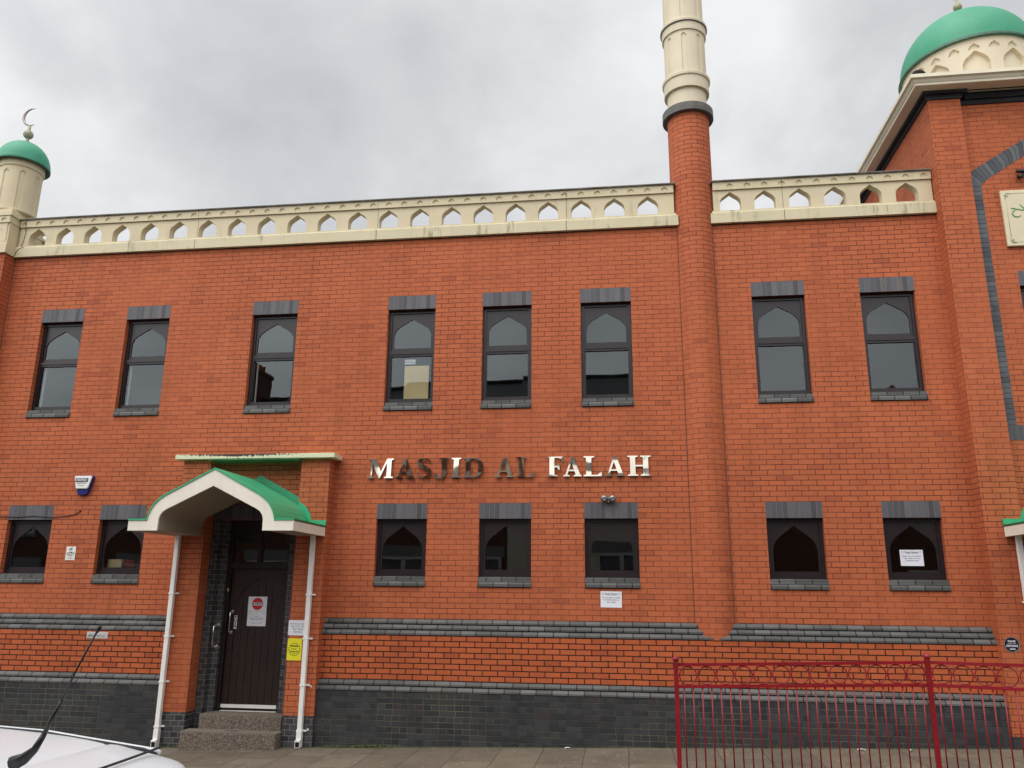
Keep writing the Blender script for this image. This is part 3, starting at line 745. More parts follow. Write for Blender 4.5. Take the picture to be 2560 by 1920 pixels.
for (o0, z0), (o1, z1) in zip(cp, cp[1:]):
    m.face([(BX-o0, 8.6, z0), (BX-o0, -0.25-o0, z0), (BX-o1, -0.25-o1, z1), (BX-o1, 8.6, z1)][::-1])
    m.face([(BX-o0, -0.25-o0, z0), (7.815+o0, -0.25-o0, z0), (7.815+o1, -0.25-o1, z1), (BX-o1, -0.25-o1, z1)])
    m.face([(7.815+o0, -0.25-o0, z0), (7.815+o0, 8.6, z0), (7.815+o1, 8.6, z1), (7.815+o1, -0.25-o1, z1)])
m.face([(BX, -0.25, 9.815), (7.815, -0.25, 9.815), (7.815, 8.6, 9.815), (BX, 8.6, 9.815)])
m.face([(BP, -0.25, 9.658), (7.35, -0.25, 9.658), (7.35, -0.14, 9.658), (BP, -0.14, 9.658)][::-1])
m.build('cornice', 'cornice_cream', B)
# blue brick arch on the recessed panel
ac = 6.365
outer = [(5.402, 4.365), (5.402, 8.02), (5.402, 8.17), (5.418, 8.25), (5.47, 8.335), (5.56, 8.40), (ac, 8.885)]
inner = [(5.560, 4.365), (5.560, 8.02), (5.562, 8.05), (5.572, 8.085), (5.61, 8.145), (5.67, 8.19), (ac, 8.63)]
m = MB(); run = 0.0
for i in range(len(outer)-1):
    a, b, c_, d = outer[i], outer[i+1], inner[i+1], inner[i]
    ln = math.hypot(b[0]-a[0], b[1]-a[1])
    for sgn in (1, -1):
        X = (lambda p: p) if sgn == 1 else (lambda p: (2*ac-p[0], p[1]))
        q = [X(a), X(b), X(c_), X(d)]
        u_ = [(0.05, run), (0.05, run+ln), (0.25, run+ln), (0.25, run)]
        pts = [(p[0], -0.144, p[1]) for p in q]
        if sgn == 1: pts.reverse(); u_.reverse()
        m.face(pts, u_)
    run += ln
m.build('arch_band', 'blue_header', B)
m = MB(); soldier(m, 5.402, 2*ac-5.402, 4.147, 4.3645, y=-0.1445, back=-0.139)
m.build('arch_base', 'blue_soldier', B)
# big dome
dx, dy, dz, dr, dh = 6.70, 2.2, 11.59, 1.155, 1.17
m = relief_drum(dx, dy, dr-0.03, 9.82, dz, 11, 0.42, 10.4, 11.33, 0.065, 660, 190, phase=R(-107), small=(22, 0.17, 11.365, 11.475, 0.035))
dd = m.build('dome_drum', 'cream_paint', B)
m = MB(); m.rev(dome_profile(dr, dh, dz, 30), dx, dy, 96); dm = m.build('dome', 'dome_green', dd)
m = MB(); m.rev([(dr-0.04, dz-0.014), (dr+0.03, dz-0.020), (dr+0.034, dz-0.010), (dr+0.010, dz+0.004), (dr+0.0085, dz+0.03), (dr+0.0005, dz+0.055)], dx, dy, 96); m.build('dome_rim', 'green_rim', dm)
finial(dm, dx, dy, dz+dh+0.12, 0.92)

# ------------------------------------------------------------------ porch
PF = -0.26
for a, b in ((-6.835, -6.383), (-4.89, -4.433)):
    m = MB(); m.box(a, b, PF, -0.001, c(3.5), 3.985); pq = m.build('porch_pier', 'red_brick', B)
    m = MB(); m.box(a, b, PF, -0.001, -0.5, c(3.5)-0.0005); m.build('pier_base', 'blue_brick_jamb', pq)
m = MB(); m.box(-6.935, -4.33, -0.365, -0.0005, 3.99, 4.062); sb = m.build('porch_slab', 'mossy_slab', B, bevel=0.006)
m = MB(); m.box(-6.38, -4.893, -0.355, -0.001, 3.972, 3.9895); m.build('slab_soffit', 'soffit_green', sb)

def doorway(parent, ox, oy):
    """doorway set between the piers; ox shifts along the wall"""
    X = lambda v: v+ox
    m = MB()
    # stepped blue brick jambs
    m.box(X(-6.381), X(-6.262), oy-0.012, oy+0.10, -0.3, DTOP+0.0); m.box(X(-6.261), X(-6.145), oy+0.088, oy+0.16, -0.3, DTOP)
    m.box(X(-5.01), X(-4.892), oy-0.012, oy+0.10, -0.3, DTOP); m.box(X(-5.13), X(-5.012), oy+0.088, oy+0.16, -0.3, DTOP)
    j = m.build('door_jamb', 'blue_brick_jamb', parent)
    m = MB(); soldier(m, X(-6.381), X(-4.892), DTOP+0.001, DTOP+0.235, y=oy-0.013, back=oy+0.2); m.build('door_lintel', 'blue_soldier', parent)
    f0, f1 = X(-6.15), X(-5.125)
    m = MB(); fy = oy+0.16
    m.box(f0, f0+0.06, fy, fy+0.10, 0.19, DTOP); m.box(f1-0.055, f1, fy, fy+0.10, 0.19, DTOP); m.box(f0+0.06, f1-0.055, fy, fy+0.1, DTOP-0.06, DTOP)
    m.box(f0+0.06, f1-0.055, fy+0.005, fy+0.1, 2.335, 2.42)
    mx_ = X(-5.648)
    m.box(mx_-0.028, mx_+0.028, fy+0.01, fy+0.09, 2.4205, DTOP-0.0605)
    for a, b in ((f0+0.06, mx_-0.028), (mx_+0.028, f1-0.055)):
        m.prism([(a, 2.4205), (b, 2.4205), (b, DTOP-0.0605), (a, DTOP-0.0605)], 'y', fy+0.03, fy+0.055, holes=[arch((a+b)/2, 2.44, b-a-0.035, 0.53)])
    fr = m.build('door_frame', 'frame_brown', parent)
    m = MB(); m.face([(f0+0.06, fy+0.045, 2.42), (f1-0.055, fy+0.045, 2.42), (f1-0.055, fy+0.045, DTOP-0.06), (f0+0.06, fy+0.045, DTOP-0.06)]); m.build('pane', 'window_glass', fr)
    # door leaf: boards with V grooves inside a frame with a pointed head
    dy0 = fy+0.055; a, b = f0+0.063, f1-0.058
    m = MB(); m.box(a, b, dy0+0.012, dy0+0.05, 0.262, 2.333)
    cxd = (a+b)/2
    head = [(a+0.10, 0.30), (a+0.10, 1.75), (a+0.13, 1.88), (a+0.22, 2.02), (cxd, 2.20), (b-0.22, 2.02), (b-0.13, 1.88), (b-0.10, 1.75), (b-0.10, 0.30)]
    m.prism([(a, 0.262), (b, 0.262), (b, 2.333), (a, 2.333)], 'y', dy0, dy0+0.0115, holes=[head])
    nb = 6; wb = (b-a-0.21)/nb
    for k in range(nb):
        x0 = a+0.105+k*wb+0.004; x1 = a+0.105+(k+1)*wb-0.004; xm = (x0+x1)/2
        tz = 1.74+0.42*max(0.0, 1-abs((xm-cxd)/(0.5*(b-a)-0.10)))**0.75
        m.box(x0, x1, dy0+0.005, dy0+0.0118, 0.30, tz)
    dr_ = m.build('door', 'door_brown', parent)
    m = MB(); m.box(a+0.005, b-0.005, dy0-0.014, dy0-0.001, 0.285, 0.335); m.box(a, b, dy0-0.03, dy0+0.02, 0.236, 0.2475); m.build('threshold_strip', 'grey_steel' if ox else 'pvc_white', dr_)
    m = MB()
    hx = a+0.052
    zt_, zb_ = 1.683, 1.373
    m.tube([(hx+0.012, dy0, zt_), (hx, dy0-0.03, zt_), (hx-0.01, dy0-0.045, zt_-0.015), (hx-0.01, dy0-0.045, zb_+0.015), (hx, dy0-0.03, zb_), (hx+0.012, dy0, zb_)], 0.0085, 8)
    for z in (zt_, zb_): m.tube([(hx+0.012, dy0-0.001, z), (hx+0.012, dy0-0.010, z)], 0.028, 14)
    m.build('handle', 'chrome', dr_)
    m = MB(); m.tube([(a+0.05, dy0-0.001, 1.81), (a+0.05, dy0-0.006, 1.81)], 0.013, 10); m.build('lock', 'black', dr_); m = MB(); m.tube([(a+0.04, dy0-0.001, 1.31), (a+0.04, dy0-0.006, 1.31)], 0.014, 10); m.build('keyhole', 'black', dr_)
    m = MB(); m.box(a+0.098, a+0.144, dy0-0.004, dy0-0.0005, 1.425, 1.625); pp = m.build('push_plate', 'paper_white', dr_)
    t = text('P\nU\nS\nH', 0.055, a+0.121, dy0-0.0055, 1.528, 'ink', pp, line=0.82, bold=0.002)
    return j, a, b, dy0
j, DA, DB, DY = doorway(B, 0.0, 0.0)
# grab rail on the left jamb, small bell push
m = MB(); gx = -6.17
m.tube([(gx, 0.086, 1.49), (gx-0.012, 0.05, 1.49), (gx-0.045, 0.012, 1.465), (gx-0.045, 0.012, 1.185), (gx-0.012, 0.05, 1.165), (gx, 0.086, 1.165)], 0.0095, 8)
for z in (1.49, 1.165): m.tube([(gx, 0.087, z), (gx, 0.076, z)], 0.038, 16)
m.build('grab_rail', 'chrome', B)
m = MB(); m.box(-6.118, -6.10, 0.15, 0.159, 1.985, 2.035); m.build('bell_push', 'board_cream', B)
# canopy over a doorway, centred on cx
def canopy(parent, cx, with_pipe_r=True):
    F, Bk = -1.485, PF
    op = [(0, 3.655), (0.70, 3.288), (0.78, 3.232), (0.845, 3.165), (0.89, 3.09), (0.918, 3.02), (0.935, 2.945), (1.215, 2.945)]
    ip = [(0, 3.425), (0.66, 3.105), (0.715, 3.07), (0.752, 3.02), (0.77, 2.96), (0.773, 2.805), (1.215, 2.805)]
    full = lambda P: [(cx-p[0], p[1]) for p in P[::-1]]+[(cx+p[0], p[1]) for p in P[1:]]
    fo, fi = full(op), full(ip)
    m = MB(); m.prism(fo+fi[::-1], 'y', F, F+0.028)
    m.box(cx-1.215, cx-1.19, F+0.0285, Bk-0.001, 2.805, 2.935); m.box(cx+1.19, cx+1.215, F+0.0285, Bk-0.001, 2.805, 2.935)
    cn = m.build('canopy', 'white_paint', parent)
    # soffit shell
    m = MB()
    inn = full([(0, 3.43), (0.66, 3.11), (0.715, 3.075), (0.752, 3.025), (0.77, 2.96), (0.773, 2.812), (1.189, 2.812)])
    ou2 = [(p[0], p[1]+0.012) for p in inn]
    m.prism(inn+ou2[::-1], 'y', F+0.0285, Bk-0.001); m.build('soffit', 'soffit_shaded_cream', cn)
    # green roof skin
    m = MB(); o1 = [(p[0], p[1]) for p in fo]
    th = []
    for i, p in enumerate(fo):
        th.append((p[0], p[1]+0.024 if abs(p[0]-cx) < 1.0 else p[1]+0.020))
    th2 = [(cx+(q[0]-cx)*1.012, q[1]) for q in th]
    m.prism([(p[0], p[1]+0.0015) for p in fo]+th2[::-1], 'y', F-0.012, Bk-0.001, smooth=False)
    # part of the roof that runs on between the piers
    mid = full([(0, 3.655), (0.70, 3.288), (0.742, 3.262)])
    m.prism([(p[0], p[1]+0.0015) for p in mid]+[(p[0], p[1]+0.024) for p in mid][::-1], 'y', Bk-0.0008, -0.002)
    rf = m.build('canopy_roof', 'green_glassfibre', cn)
    for p in rf.data.polygons: pass
    # flashings turned up the walls
    m = MB()
    up1 = full([(0, 3.675), (0.74, 3.285)])
    m.prism(up1+[(p[0], p[1]+0.10) for p in up1][::-1], 'y', -0.010, -0.0015)
    for s_ in (-1, 1):
        q = [(0.765, 3.26), (0.845, 3.19), (0.905, 3.105), (0.94, 3.03), (0.955, 2.97), (1.215, 2.97)]
        q2 = [(0.775, 3.335), (0.885, 3.255), (0.955, 3.155), (0.995, 3.045), (1.225, 3.045)]
        pl = [(cx+s_*a, b) for a, b in q]+[(cx+s_*a, b) for a, b in q2[::-1]]
        m.prism(pl, 'y', Bk-0.012, Bk-0.0015)
    m.build('flashing', 'green_glassfibre', cn)
    return cn
def downpipe(parent, x, zt=2.815, side=1):
    m = MB(); y0, y1 = PF-0.085, PF-0.020; zb = gz(x)
    m.box(x-0.0325, x+0.0325, y0, y1, zb+0.13, zt)
    m.box(x-0.037, x+0.037, y0-0.005, y1+0.004, zb+0.115, zb+0.25)
    # shoe, open towards the street
    m.box(x-0.037, x-0.031, y0-0.045, y1, zb+0.012, zb+0.1145); m.box(x+0.031, x+0.037, y0-0.045, y1, zb+0.012, zb+0.1145)
    m.box(x-0.0305, x+0.0305, y0-0.045, y1, zb+0.012, zb+0.018); m.box(x-0.0305, x+0.0305, y0-0.045, y0+0.0, zb+0.09, zb+0.1145)
    p = m.build('downpipe', 'pvc_white', parent, bevel=0.004)
    for z in (1.94, 1.32, 0.68, 0.065):
        m = MB(); m.box(x-0.042, x+0.042, y0-0.006, y1+0.019, z, z+0.022); m.box(x+0.042, x+0.085, y1-0.008, y1+0.019, z, z+0.022)
        m.build('pipe_clip', 'pvc_white', p)
    m = MB(); m.box(x-0.030, x+0.030, y0-0.03, y1-0.005, zb+0.02, zb+0.088); m.build('pipe_outlet', 'black', p)
canopy(B, -5.655); downpipe(B, -6.765); downpipe(B, -4.60)
canopy(B, 6.365); downpipe(B, 5.29); downpipe(B, 7.44)
for a, b in ((5.17, 5.60), (7.13, 7.335)):
    m = MB(); m.box(a, b, PF, -0.141, 0.2805, 3.2); m.build('porch_pier', 'red_brick', B)
doorway(B, 12.02, -0.13)
# steps
for (x0, x1, y0, y1, z0, z1) in ((-6.33, -4.895, -0.47, -0.2, -0.35, 0.047), (-6.2, -4.93, -0.20, 0.16, -0.3, 0.243)):
    m = MB(); m.box(x0, x1, y0, y1, z0, z1-0.012); s_ = m.build('doorstep', 'exposed_aggregate', B, bevel=0.012)
    m = MB(); m.box(x0+0.002, x1-0.002, y0+0.004, y1, z1-0.0118, z1); m.build('tread', 'step_tread', s_)
m = MB(); m.tube([(-5.62+0.10*math.cos(t), -0.33+0.035*math.sin(t), 0.049) for t in [2*math.pi*i/20 for i in range(20)]], 0.006, 5, close=True); m.build('drain_ring', 'dark_lead', B)

# ------------------------------------------------------------------ the raised lettering
GL = {
 'I': ([(0,0),(.42,0),(.42,.05),(.32,.09),(.32,.91),(.42,.95),(.42,1),(0,1),(0,.95),(.10,.91),(.10,.09),(0,.05)], []),
 'L': ([(0,0),(.74,0),(.78,.32),(.74,.32),(.68,.17),(.56,.065),(.32,.065),(.32,.91),(.44,.95),(.44,1),(0,1),(0,.95),(.10,.91),(.10,.09),(0,.05)], []),
 'F': ([(0,0),(.46,0),(.46,.05),(.32,.09),(.32,.46),(.44,.46),(.51,.33),(.55,.33),(.55,.66),(.51,.66),(.44,.53),(.32,.53),(.32,.935),(.50,.935),(.62,.86),(.67,.70),(.71,.70),(.71,1),(0,1),(0,.95),(.10,.91),(.10,.09),(0,.05)], []),
 'H': ([(0,0),(.44,0),(.44,.05),(.33,.09),(.33,.46),(.65,.46),(.65,.09),(.54,.05),(.54,0),(.98,0),(.98,.05),(.87,.09),(.87,.91),(.98,.95),(.98,1),(.54,1),(.54,.95),(.65,.91),(.65,.54),(.33,.54),(.33,.91),(.44,.95),(.44,1),(0,1),(0,.95),(.11,.91),(.11,.09),(0,.05)], []),
 'A': ([(0,0),(.34,0),(.34,.05),(.22,.09),(.27,.26),(.60,.26),(.665,.09),(.56,.05),(.56,0),(.98,0),(.98,.05),(.90,.09),(.56,1),(.44,1),(.12,.10),(0,.05)], [[(.30,.33),(.575,.33),(.445,.72)]]),
 'M': ([(0,0),(.32,0),(.32,.05),(.21,.09),(.21,.76),(.53,0),(.60,0),(.93,.80),(.93,.09),(.82,.05),(.82,0),(1.26,0),(1.26,.05),(1.15,.09),(1.15,.91),(1.26,.95),(1.26,1),(.92,1),(.64,.33),(.36,1),(0,1),(0,.95),(.13,.91),(.13,.09),(0,.05)], []),
 'J': ([(.0,.11),(.03,.03),(.12,-.03),(.24,-.05),(.40,-.02),(.52,.07),(.57,.22),(.57,.91),(.68,.95),(.68,1),(.24,1),(.24,.95),(.35,.91),(.35,.18),(.31,.06),(.22,.02),(.21,.11),(.15,.18),(.06,.18)], []),
 'D': ([(0,0),(.50,0),(.74,.06),(.90,.22),(.97,.5),(.90,.78),(.74,.94),(.50,1),(0,1),(0,.95),(.11,.91),(.11,.09),(0,.05)], [[(.33,.06),(.47,.06),(.61,.13),(.71,.28),(.74,.5),(.71,.72),(.61,.87),(.47,.94),(.33,.94)]]),
}
def s_glyph():
    path = [(.62,.70),(.60,.84),(.47,.945),(.32,.965),(.17,.89),(.13,.76),(.20,.62),(.36,.52),(.53,.42),(.60,.27),(.54,.12),(.38,.035),(.22,.045),(.10,.14),(.05,.32)]
    wd = [.02,.05,.065,.08,.13,.17,.20,.22,.20,.17,.13,.08,.065,.05,.02]
    P, W_ = [], []
    for i in range(len(path)-1):
        p0 = path[max(i-1,0)]; p1 = path[i]; p2 = path[i+1]; p3 = path[min(i+2,len(path)-1)]
        for k in range(3):
            t = k/3
            f = lambda a,b,c_,d: 0.5*((2*b)+(-a+c_)*t+(2*a-5*b+4*c_-d)*t*t+(-a+3*b-3*c_+d)*t**3)
            P.append((f(p0[0],p1[0],p2[0],p3[0]), f(p0[1],p1[1],p2[1],p3[1]))); W_.append(wd[i]+(wd[i+1]-wd[i])*t)
    P.append(path[-1]); W_.append(wd[-1])
    a, b = [], []
    for i, p in enumerate(P):
        q0 = P[max(i-1,0)]; q1 = P[min(i+1,len(P)-1)]; dx_, dy_ = q1[0]-q0[0], q1[1]-q0[1]; l = math.hypot(dx_, dy_) or 1
        nx, ny = -dy_/l, dx_/l
        a.append((p[0]+nx*W_[i]/2, p[1]+ny*W_[i]/2)); b.append((p[0]-nx*W_[i]/2, p[1]-ny*W_[i]/2))
    return a+b[::-1], []
GL['S'] = s_glyph()
LT = thing('sign_lettering', 'row of polished steel serif letters reading MASJID AL FALAH standing off the brick wall', 'sign', (-1.7, -0.02, 3.7))
for ch_, x0, x1 in (('M',-3.89,-3.485),('A',-3.445,-3.147),('S',-3.109,-2.876),('J',-2.840,-2.605),('I',-2.571,-2.420),('D',-2.381,-2.070),('A',-1.890,-1.592),
                    ('L',-1.561,-1.285),('F',-1.091,-.850),('A',-.847,-.574),('L',-.542,-.257),('A',-.218,.070),('H',.113,.459)):
    o, hs = GL[ch_]; mnx = min(p[0] for p in o); mxx = max(p[0] for p in o); s = (x1-x0)/(mxx-mnx)
    T = lambda p: (x0+(p[0]-mnx)*s+1.7, 0.005+p[1]*0.308)
    m = MB(); m.prism([T(p) for p in o], 'y', -0.030, 0.0, holes=[[T(p) for p in h] for h in hs])
    lt = m.build('letter', 'letter_steel', LT); xm = (x0+x1)/2+1.7
    lt.data.transform(Matrix.Translation((-xm, 0, 0))); lt.location = (xm, 0, 0); lt.rotation_euler = (R(-5.6 if x0 > -1.2 else {'M': -4.6, 'I': -5.2, 'D': -2.4}.get(ch_, random.uniform(-0.8, 0.8))), 0, R(random.uniform(-1.5, 1.5)))

# ------------------------------------------------------------------ things on the walls
# alarm box
A = thing('alarm_box', 'white bell-shaped alarm box with dark blue foot on brick wall left of the porch', 'alarm box', (-8.664, -0.001, 3.65))
def plate(w0, w1, zt, zb, cut=0.03): return [(-w1, zb), (w1, zb), (w0, zt-cut), (w0-cut*0.8, zt), (-w0+cut*0.8, zt), (-w0, zt-cut)]
m = MB(); m.prism([(-0.075, -0.165), (0.075, -0.165), (0.095, -0.13), (0.165, 0.115), (0.15, 0.145), (-0.15, 0.145), (-0.165, 0.115), (-0.095, -0.13)], 'y', -0.055, 0.0); m.build('housing', 'alarm_blue', A, bevel=0.012)
m = MB(); m.prism([(-0.095, -0.075), (0.085, -0.075), (0.105, -0.055), (0.152, 0.115), (0.14, 0.135), (-0.145, 0.135), (-0.155, 0.115), (-0.112, -0.06)], 'y', -0.082, -0.0555); cv_ = m.build('cover', 'alarm_white', A, bevel=0.01)
m = MB(); m.box(-0.125, 0.095, -0.0845, -0.0825, 0.035, 0.095); lb = m.build('nameplate', 'ink', cv_)
text('DIGITECH', 0.047, -0.015, -0.0862, 0.065, 'paper_white', cv_, bold=0.0012, sx=0.88)
text('SECURITY SERVICES', 0.020, -0.015, -0.0835, 0.015, 'ink', cv_, sx=0.95)
text('www.digitech.co.uk', 0.014, -0.02, -0.0835, -0.02, 'sign_red', cv_)
# cctv sign
A = thing('warning_sign', 'small cream camera warning sign with CCTV in black between the two lower left windows', 'sign', (-8.752, -0.001, 2.55))
m = MB(); m.box(-0.083, 0.083, -0.006, 0, -0.107, 0.107); pl = m.build('panel', 'board_cream', A, bevel=0.002); pl.data.materials[0] = MATS['alarm_white']
m = MB(); m.prism([(-0.035, 0.058), (-0.022, 0.048), (0.026, 0.078), (0.02, 0.094), (0.012, 0.092)], 'y', -0.008, -0.0065); m.prism([(-0.005, 0.05), (0.01, 0.045), (0.028, 0.05), (0.026, 0.055)], 'y', -0.008, -0.0065); m.build('camera_symbol', 'ink', A)
text('24 hour', 0.018, 0, -0.0075, 0.022, 'ink', A); text('CCTV', 0.052, 0, -0.0075, -0.006, 'ink', A, bold=0.001); text('in operation', 0.018, 0, -0.0075, -0.036, 'ink', A)
text('images are recorded for\ncrime prevention', 0.009, 0, -0.0075, -0.072, 'ink_grey', A)
# cable
m = MB(); P = [(-11.6, 3.15), (-10.108, 3.137), (-9.791, 3.128), (-9.64, 3.136), (-9.481, 3.144), (-9.32, 3.13), (-9.165, 3.122), (-8.972, 3.138), (-8.812, 3.155), (-8.74, 3.185), (-8.683, 3.225)]
m.tube([(x, -0.012, z) for x, z in P], 0.0065, 6); m.box(-8.70, -8.672, -0.014, -0.001, 3.215, 3.235); tag(m.build('cable', 'black'), 'loose black cable sagging across the lower left window lintel', 'cable')
# metal plate (vent)
A = thing('vent_cover', 'bright crumpled metal plate under the blue brick string course', 'vent cover', (-8.02, -0.131, 1.315))
m = MB(); m.box(-0.175, 0.175, -0.006, 0, -0.048, 0.048); m.build('panel', 'foil', A, bevel=0.002)
m = MB()
for k, (x, w_) in enumerate(((-0.11, 0.05), (-0.02, 0.09), (0.09, 0.06))): m.tube([(x-w_*0.6, -0.007, -0.02+0.012*k), (x, -0.010, 0.022-0.01*k), (x+w_*0.6, -0.007, -0.012)], 0.006, 6)
m.build('crumple', 'grey_steel', A)
# twin floodlight
A = thing('wall_light', 'twin round security lamps side by side above the third middle ground floor lintel', 'wall light', (-0.180, -0.004, 3.37))
m = MB(); m.box(-0.035, 0.035, -0.03, 0.003, -0.05, 0.02); m.tube([(-0.045, -0.05, 0.0), (0.045, -0.05, 0.0)], 0.012, 8); m.build('bracket', 'grey_steel', A)
for s_ in (-1, 1):
    m = MB(); m.ball((s_*0.062, -0.075, 0.0), 0.056, 24); l_ = m.build('lamp_head', 'grey_steel', A)
    m = MB(); m.rev([(0, -0.003), (0.026, 0.0), (0.03, 0.006), (0.022, 0.012)], 0, 0, 16); q = m.build('lens', 'grey_steel', l_)
    q.rotation_euler = (R(100), 0, 0); q.location = (s_*0.062, -0.131, -0.005)
m = MB(); m.ball((0.0, -0.055, -0.045), 0.02, 12); m.build('sensor', 'grey_steel', A)
def notice(name, label, x, y, z, w_, h_, lines, rz=0.0, cat='notice', mat='paper_white'):
    A = thing(name, label, cat, (x, y, z)); A.rotation_euler = (0, rz, 0)
    m = MB(); m.box(-w_/2, w_/2, -0.002, 0, -h_/2, h_/2); m.build('sheet', mat, A)
    for body, size, lx, lz, mt in lines: text(body, size, lx, -0.0032, lz, mt, A)
    return A
def dome_mark(A, x, z, s):
    m = MB(); m.tube([(x-s, -0.003, z-s*0.3), (x-s*0.8, -0.003, z+s*0.4), (x, -0.003, z+s*0.8), (x+s*0.8, -0.003, z+s*0.4), (x+s, -0.003, z-s*0.3)], s*0.13, 5); m.box(x-s, x+s, -0.0035, -0.002, z-s*0.9, z-s*0.65); m.build('emblem', 'ink_grey', A)
A = notice('notice', 'white polite notice sheet fixed to the bricks under a window, about not gathering outside', -0.171, -0.001, 1.927, 0.305, 0.226,
       [('Polite Notice', 0.034, 0, 0.078, 'ink'), ('Do not gather outside\nthe Masjid before or\nafter Salaah', 0.029, 0, -0.005, 'ink_grey')], rz=R(0.6))
dome_mark(A, -0.12, 0.08, 0.016); dome_mark(A, 0.12, 0.08, 0.016)
m = MB(); m.box(-0.085, 0.085, -0.0035, -0.002, 0.058, 0.0605); m.build('underline', 'ink', A)
A = notice('notice', 'white polite notice sheet behind the glass of the lower right window, about the footpath', 4.045, 0.117, 2.535, 0.31, 0.222,
       [('Polite Notice', 0.034, 0, 0.078, 'ink'), ('Please do not perform\nyour salaam on the\nfootpath/street', 0.029, 0, -0.005, 'ink_grey')])
dome_mark(A, -0.12, 0.08, 0.016); dome_mark(A, 0.12, 0.08, 0.016)
m = MB(); m.box(-0.085, 0.085, -0.0035, -0.002, 0.058, 0.0605); m.build('underline', 'ink', A)
# board and paper in the upper window
m = MB(); m.box(-3.42, -3.018, 0.123, 0.130, 5.0, 5.55); tag(m.build('board', 'board_cream'), 'plain cream board leaning inside the fourth upper window from the left', 'board')
m = MB(); m.box(-3.424, -3.244, 0.124, 0.126, 5.575, 5.66); b_ = tag(m.build('paper', 'upvc'), 'small white paper stuck above the cream board in the upper window', 'paper')
m = MB(); m.tube([(-3.42, 0.1235, 5.615), (-3.35, 0.1235, 5.622), (-3.30, 0.1235, 5.61), (-3.25, 0.1235, 5.595)], 0.003, 5); m.build('pen_line', 'ink', b_)
m = MB(); m.box(-8.25, -8.01, 0.24, 0.5, 2.25, 2.47); tag(m.build('box', 'board_cream'), 'pale green cardboard box just inside the second lower left window', 'box')
m = MB(); m.box(-7.98, -7.80, 0.24, 0.5, 2.24, 2.46); tag(m.build('box', 'box_red'), 'dark red box just inside the second lower left window', 'box')
# round distance sign
A = thing('floor_sign', 'round black keep-distance sign with white lettering on the brick pilaster at right', 'sign', (5.05, -0.251, 1.41))
A.name = 'round_sign'
m = MB(); n = 40; m.prism([(0.098*math.cos(2*math.pi*i/n), 0.098*math.sin(2*math.pi*i/n)) for i in range(n)], 'y', -0.004, 0); m.build('disc', 'sign_black', A)
m = MB(); m.tube([(0.092*math.cos(2*math.pi*i/n), -0.0045, 0.092*math.sin(2*math.pi*i/n)) for i in range(n)], 0.0014, 4, close=True); m.box(-0.035, 0.035, -0.0052, -0.0042, -0.062, -0.050); m.build('border', 'paper_white', A)
text('PLEASE', 0.030, 0, -0.005, 0.040, 'paper_white', A, bold=0.001); text('MAINTAIN A SAFE', 0.013, 0, -0.005, 0.012, 'paper_white', A); text('DISTANCE', 0.035, 0, -0.005, -0.018, 'paper_white', A, bold=0.001, sx=0.88)
# posters by the door
A = notice('notice', 'white class timetable sheet on the porch pier, half behind the downpipe above yellow poster', -4.757, PF-0.001, 1.478, 0.295, 0.213,
       [('Year 5a+b, Year 6\nYear 9, F2 Class\nHifz Classes\n(Upstairs)', 0.034, 0.0, 0.0, 'ink_grey')])
A = notice('poster', 'yellow social distancing poster with a dashed black ring on the porch pier', -4.790, PF-0.001, 1.175, 0.218, 0.305, [], cat='poster', mat='sign_yellow')
m = MB()
for k in range(16):
    a0 = 2*math.pi*k/16; a1 = a0+0.24
    m.prism([(0.090*math.cos(a0), 0.090*math.sin(a0)), (0.090*math.cos(a1), 0.090*math.sin(a1)), (0.079*math.cos(a1), 0.079*math.sin(a1)), (0.079*math.cos(a0), 0.079*math.sin(a0))], 'y', -0.0035, -0.0022)
m.build('ring', 'ink', A)
text('REMEMBER', 0.024, 0, -0.0035, 0.045, 'ink', A, bold=0.0008); text('( SOCIAL )', 0.021, 0, -0.0035, 0.005, 'ink', A); text('DISTANCING', 0.022, 0, -0.0035, -0.033, 'ink', A, bold=0.0008); text('Thank you', 0.014, 0, -0.0035, -0.06, 'ink', A)
A = notice('notice', 'white sheet on the dark door with a red disc reading NO ENTRY', -5.631, DY-0.001, 1.801, 0.305, 0.219, [], cat='notice')
m = MB(); m.prism([(0.091*math.cos(2*math.pi*i/n), 0.091*math.sin(2*math.pi*i/n)) for i in range(n)], 'y', -0.0032, -0.0021); m.build('red_disc', 'sign_red', A)
m = MB(); m.box(-0.080, 0.080, -0.0042, -0.0033, -0.022, 0.022); m.build('white_bar', 'paper_white', A)
text('NO ENTRY', 0.039, 0, -0.0050, 0, 'ink', A, bold=0.001, sx=0.86)
A = notice('notice', 'white typed notice on the dark door directly below the NO ENTRY sheet', -5.628, DY-0.001, 1.580, 0.305, 0.219,
       [('Attention', 0.018, 0, 0.036, 'ink_grey'), ('Please do not enter by this door\nuse the main entrance only', 0.017, 0, -0.0, 'ink_grey'), ('We apologise for any inconvenience', 0.014, 0, -0.062, 'ink_grey')])
dome_mark(A, -0.12, 0.08, 0.014); dome_mark(A, 0.12, 0.08, 0.014); dome_mark(A, 0.0, 0.086, 0.009)
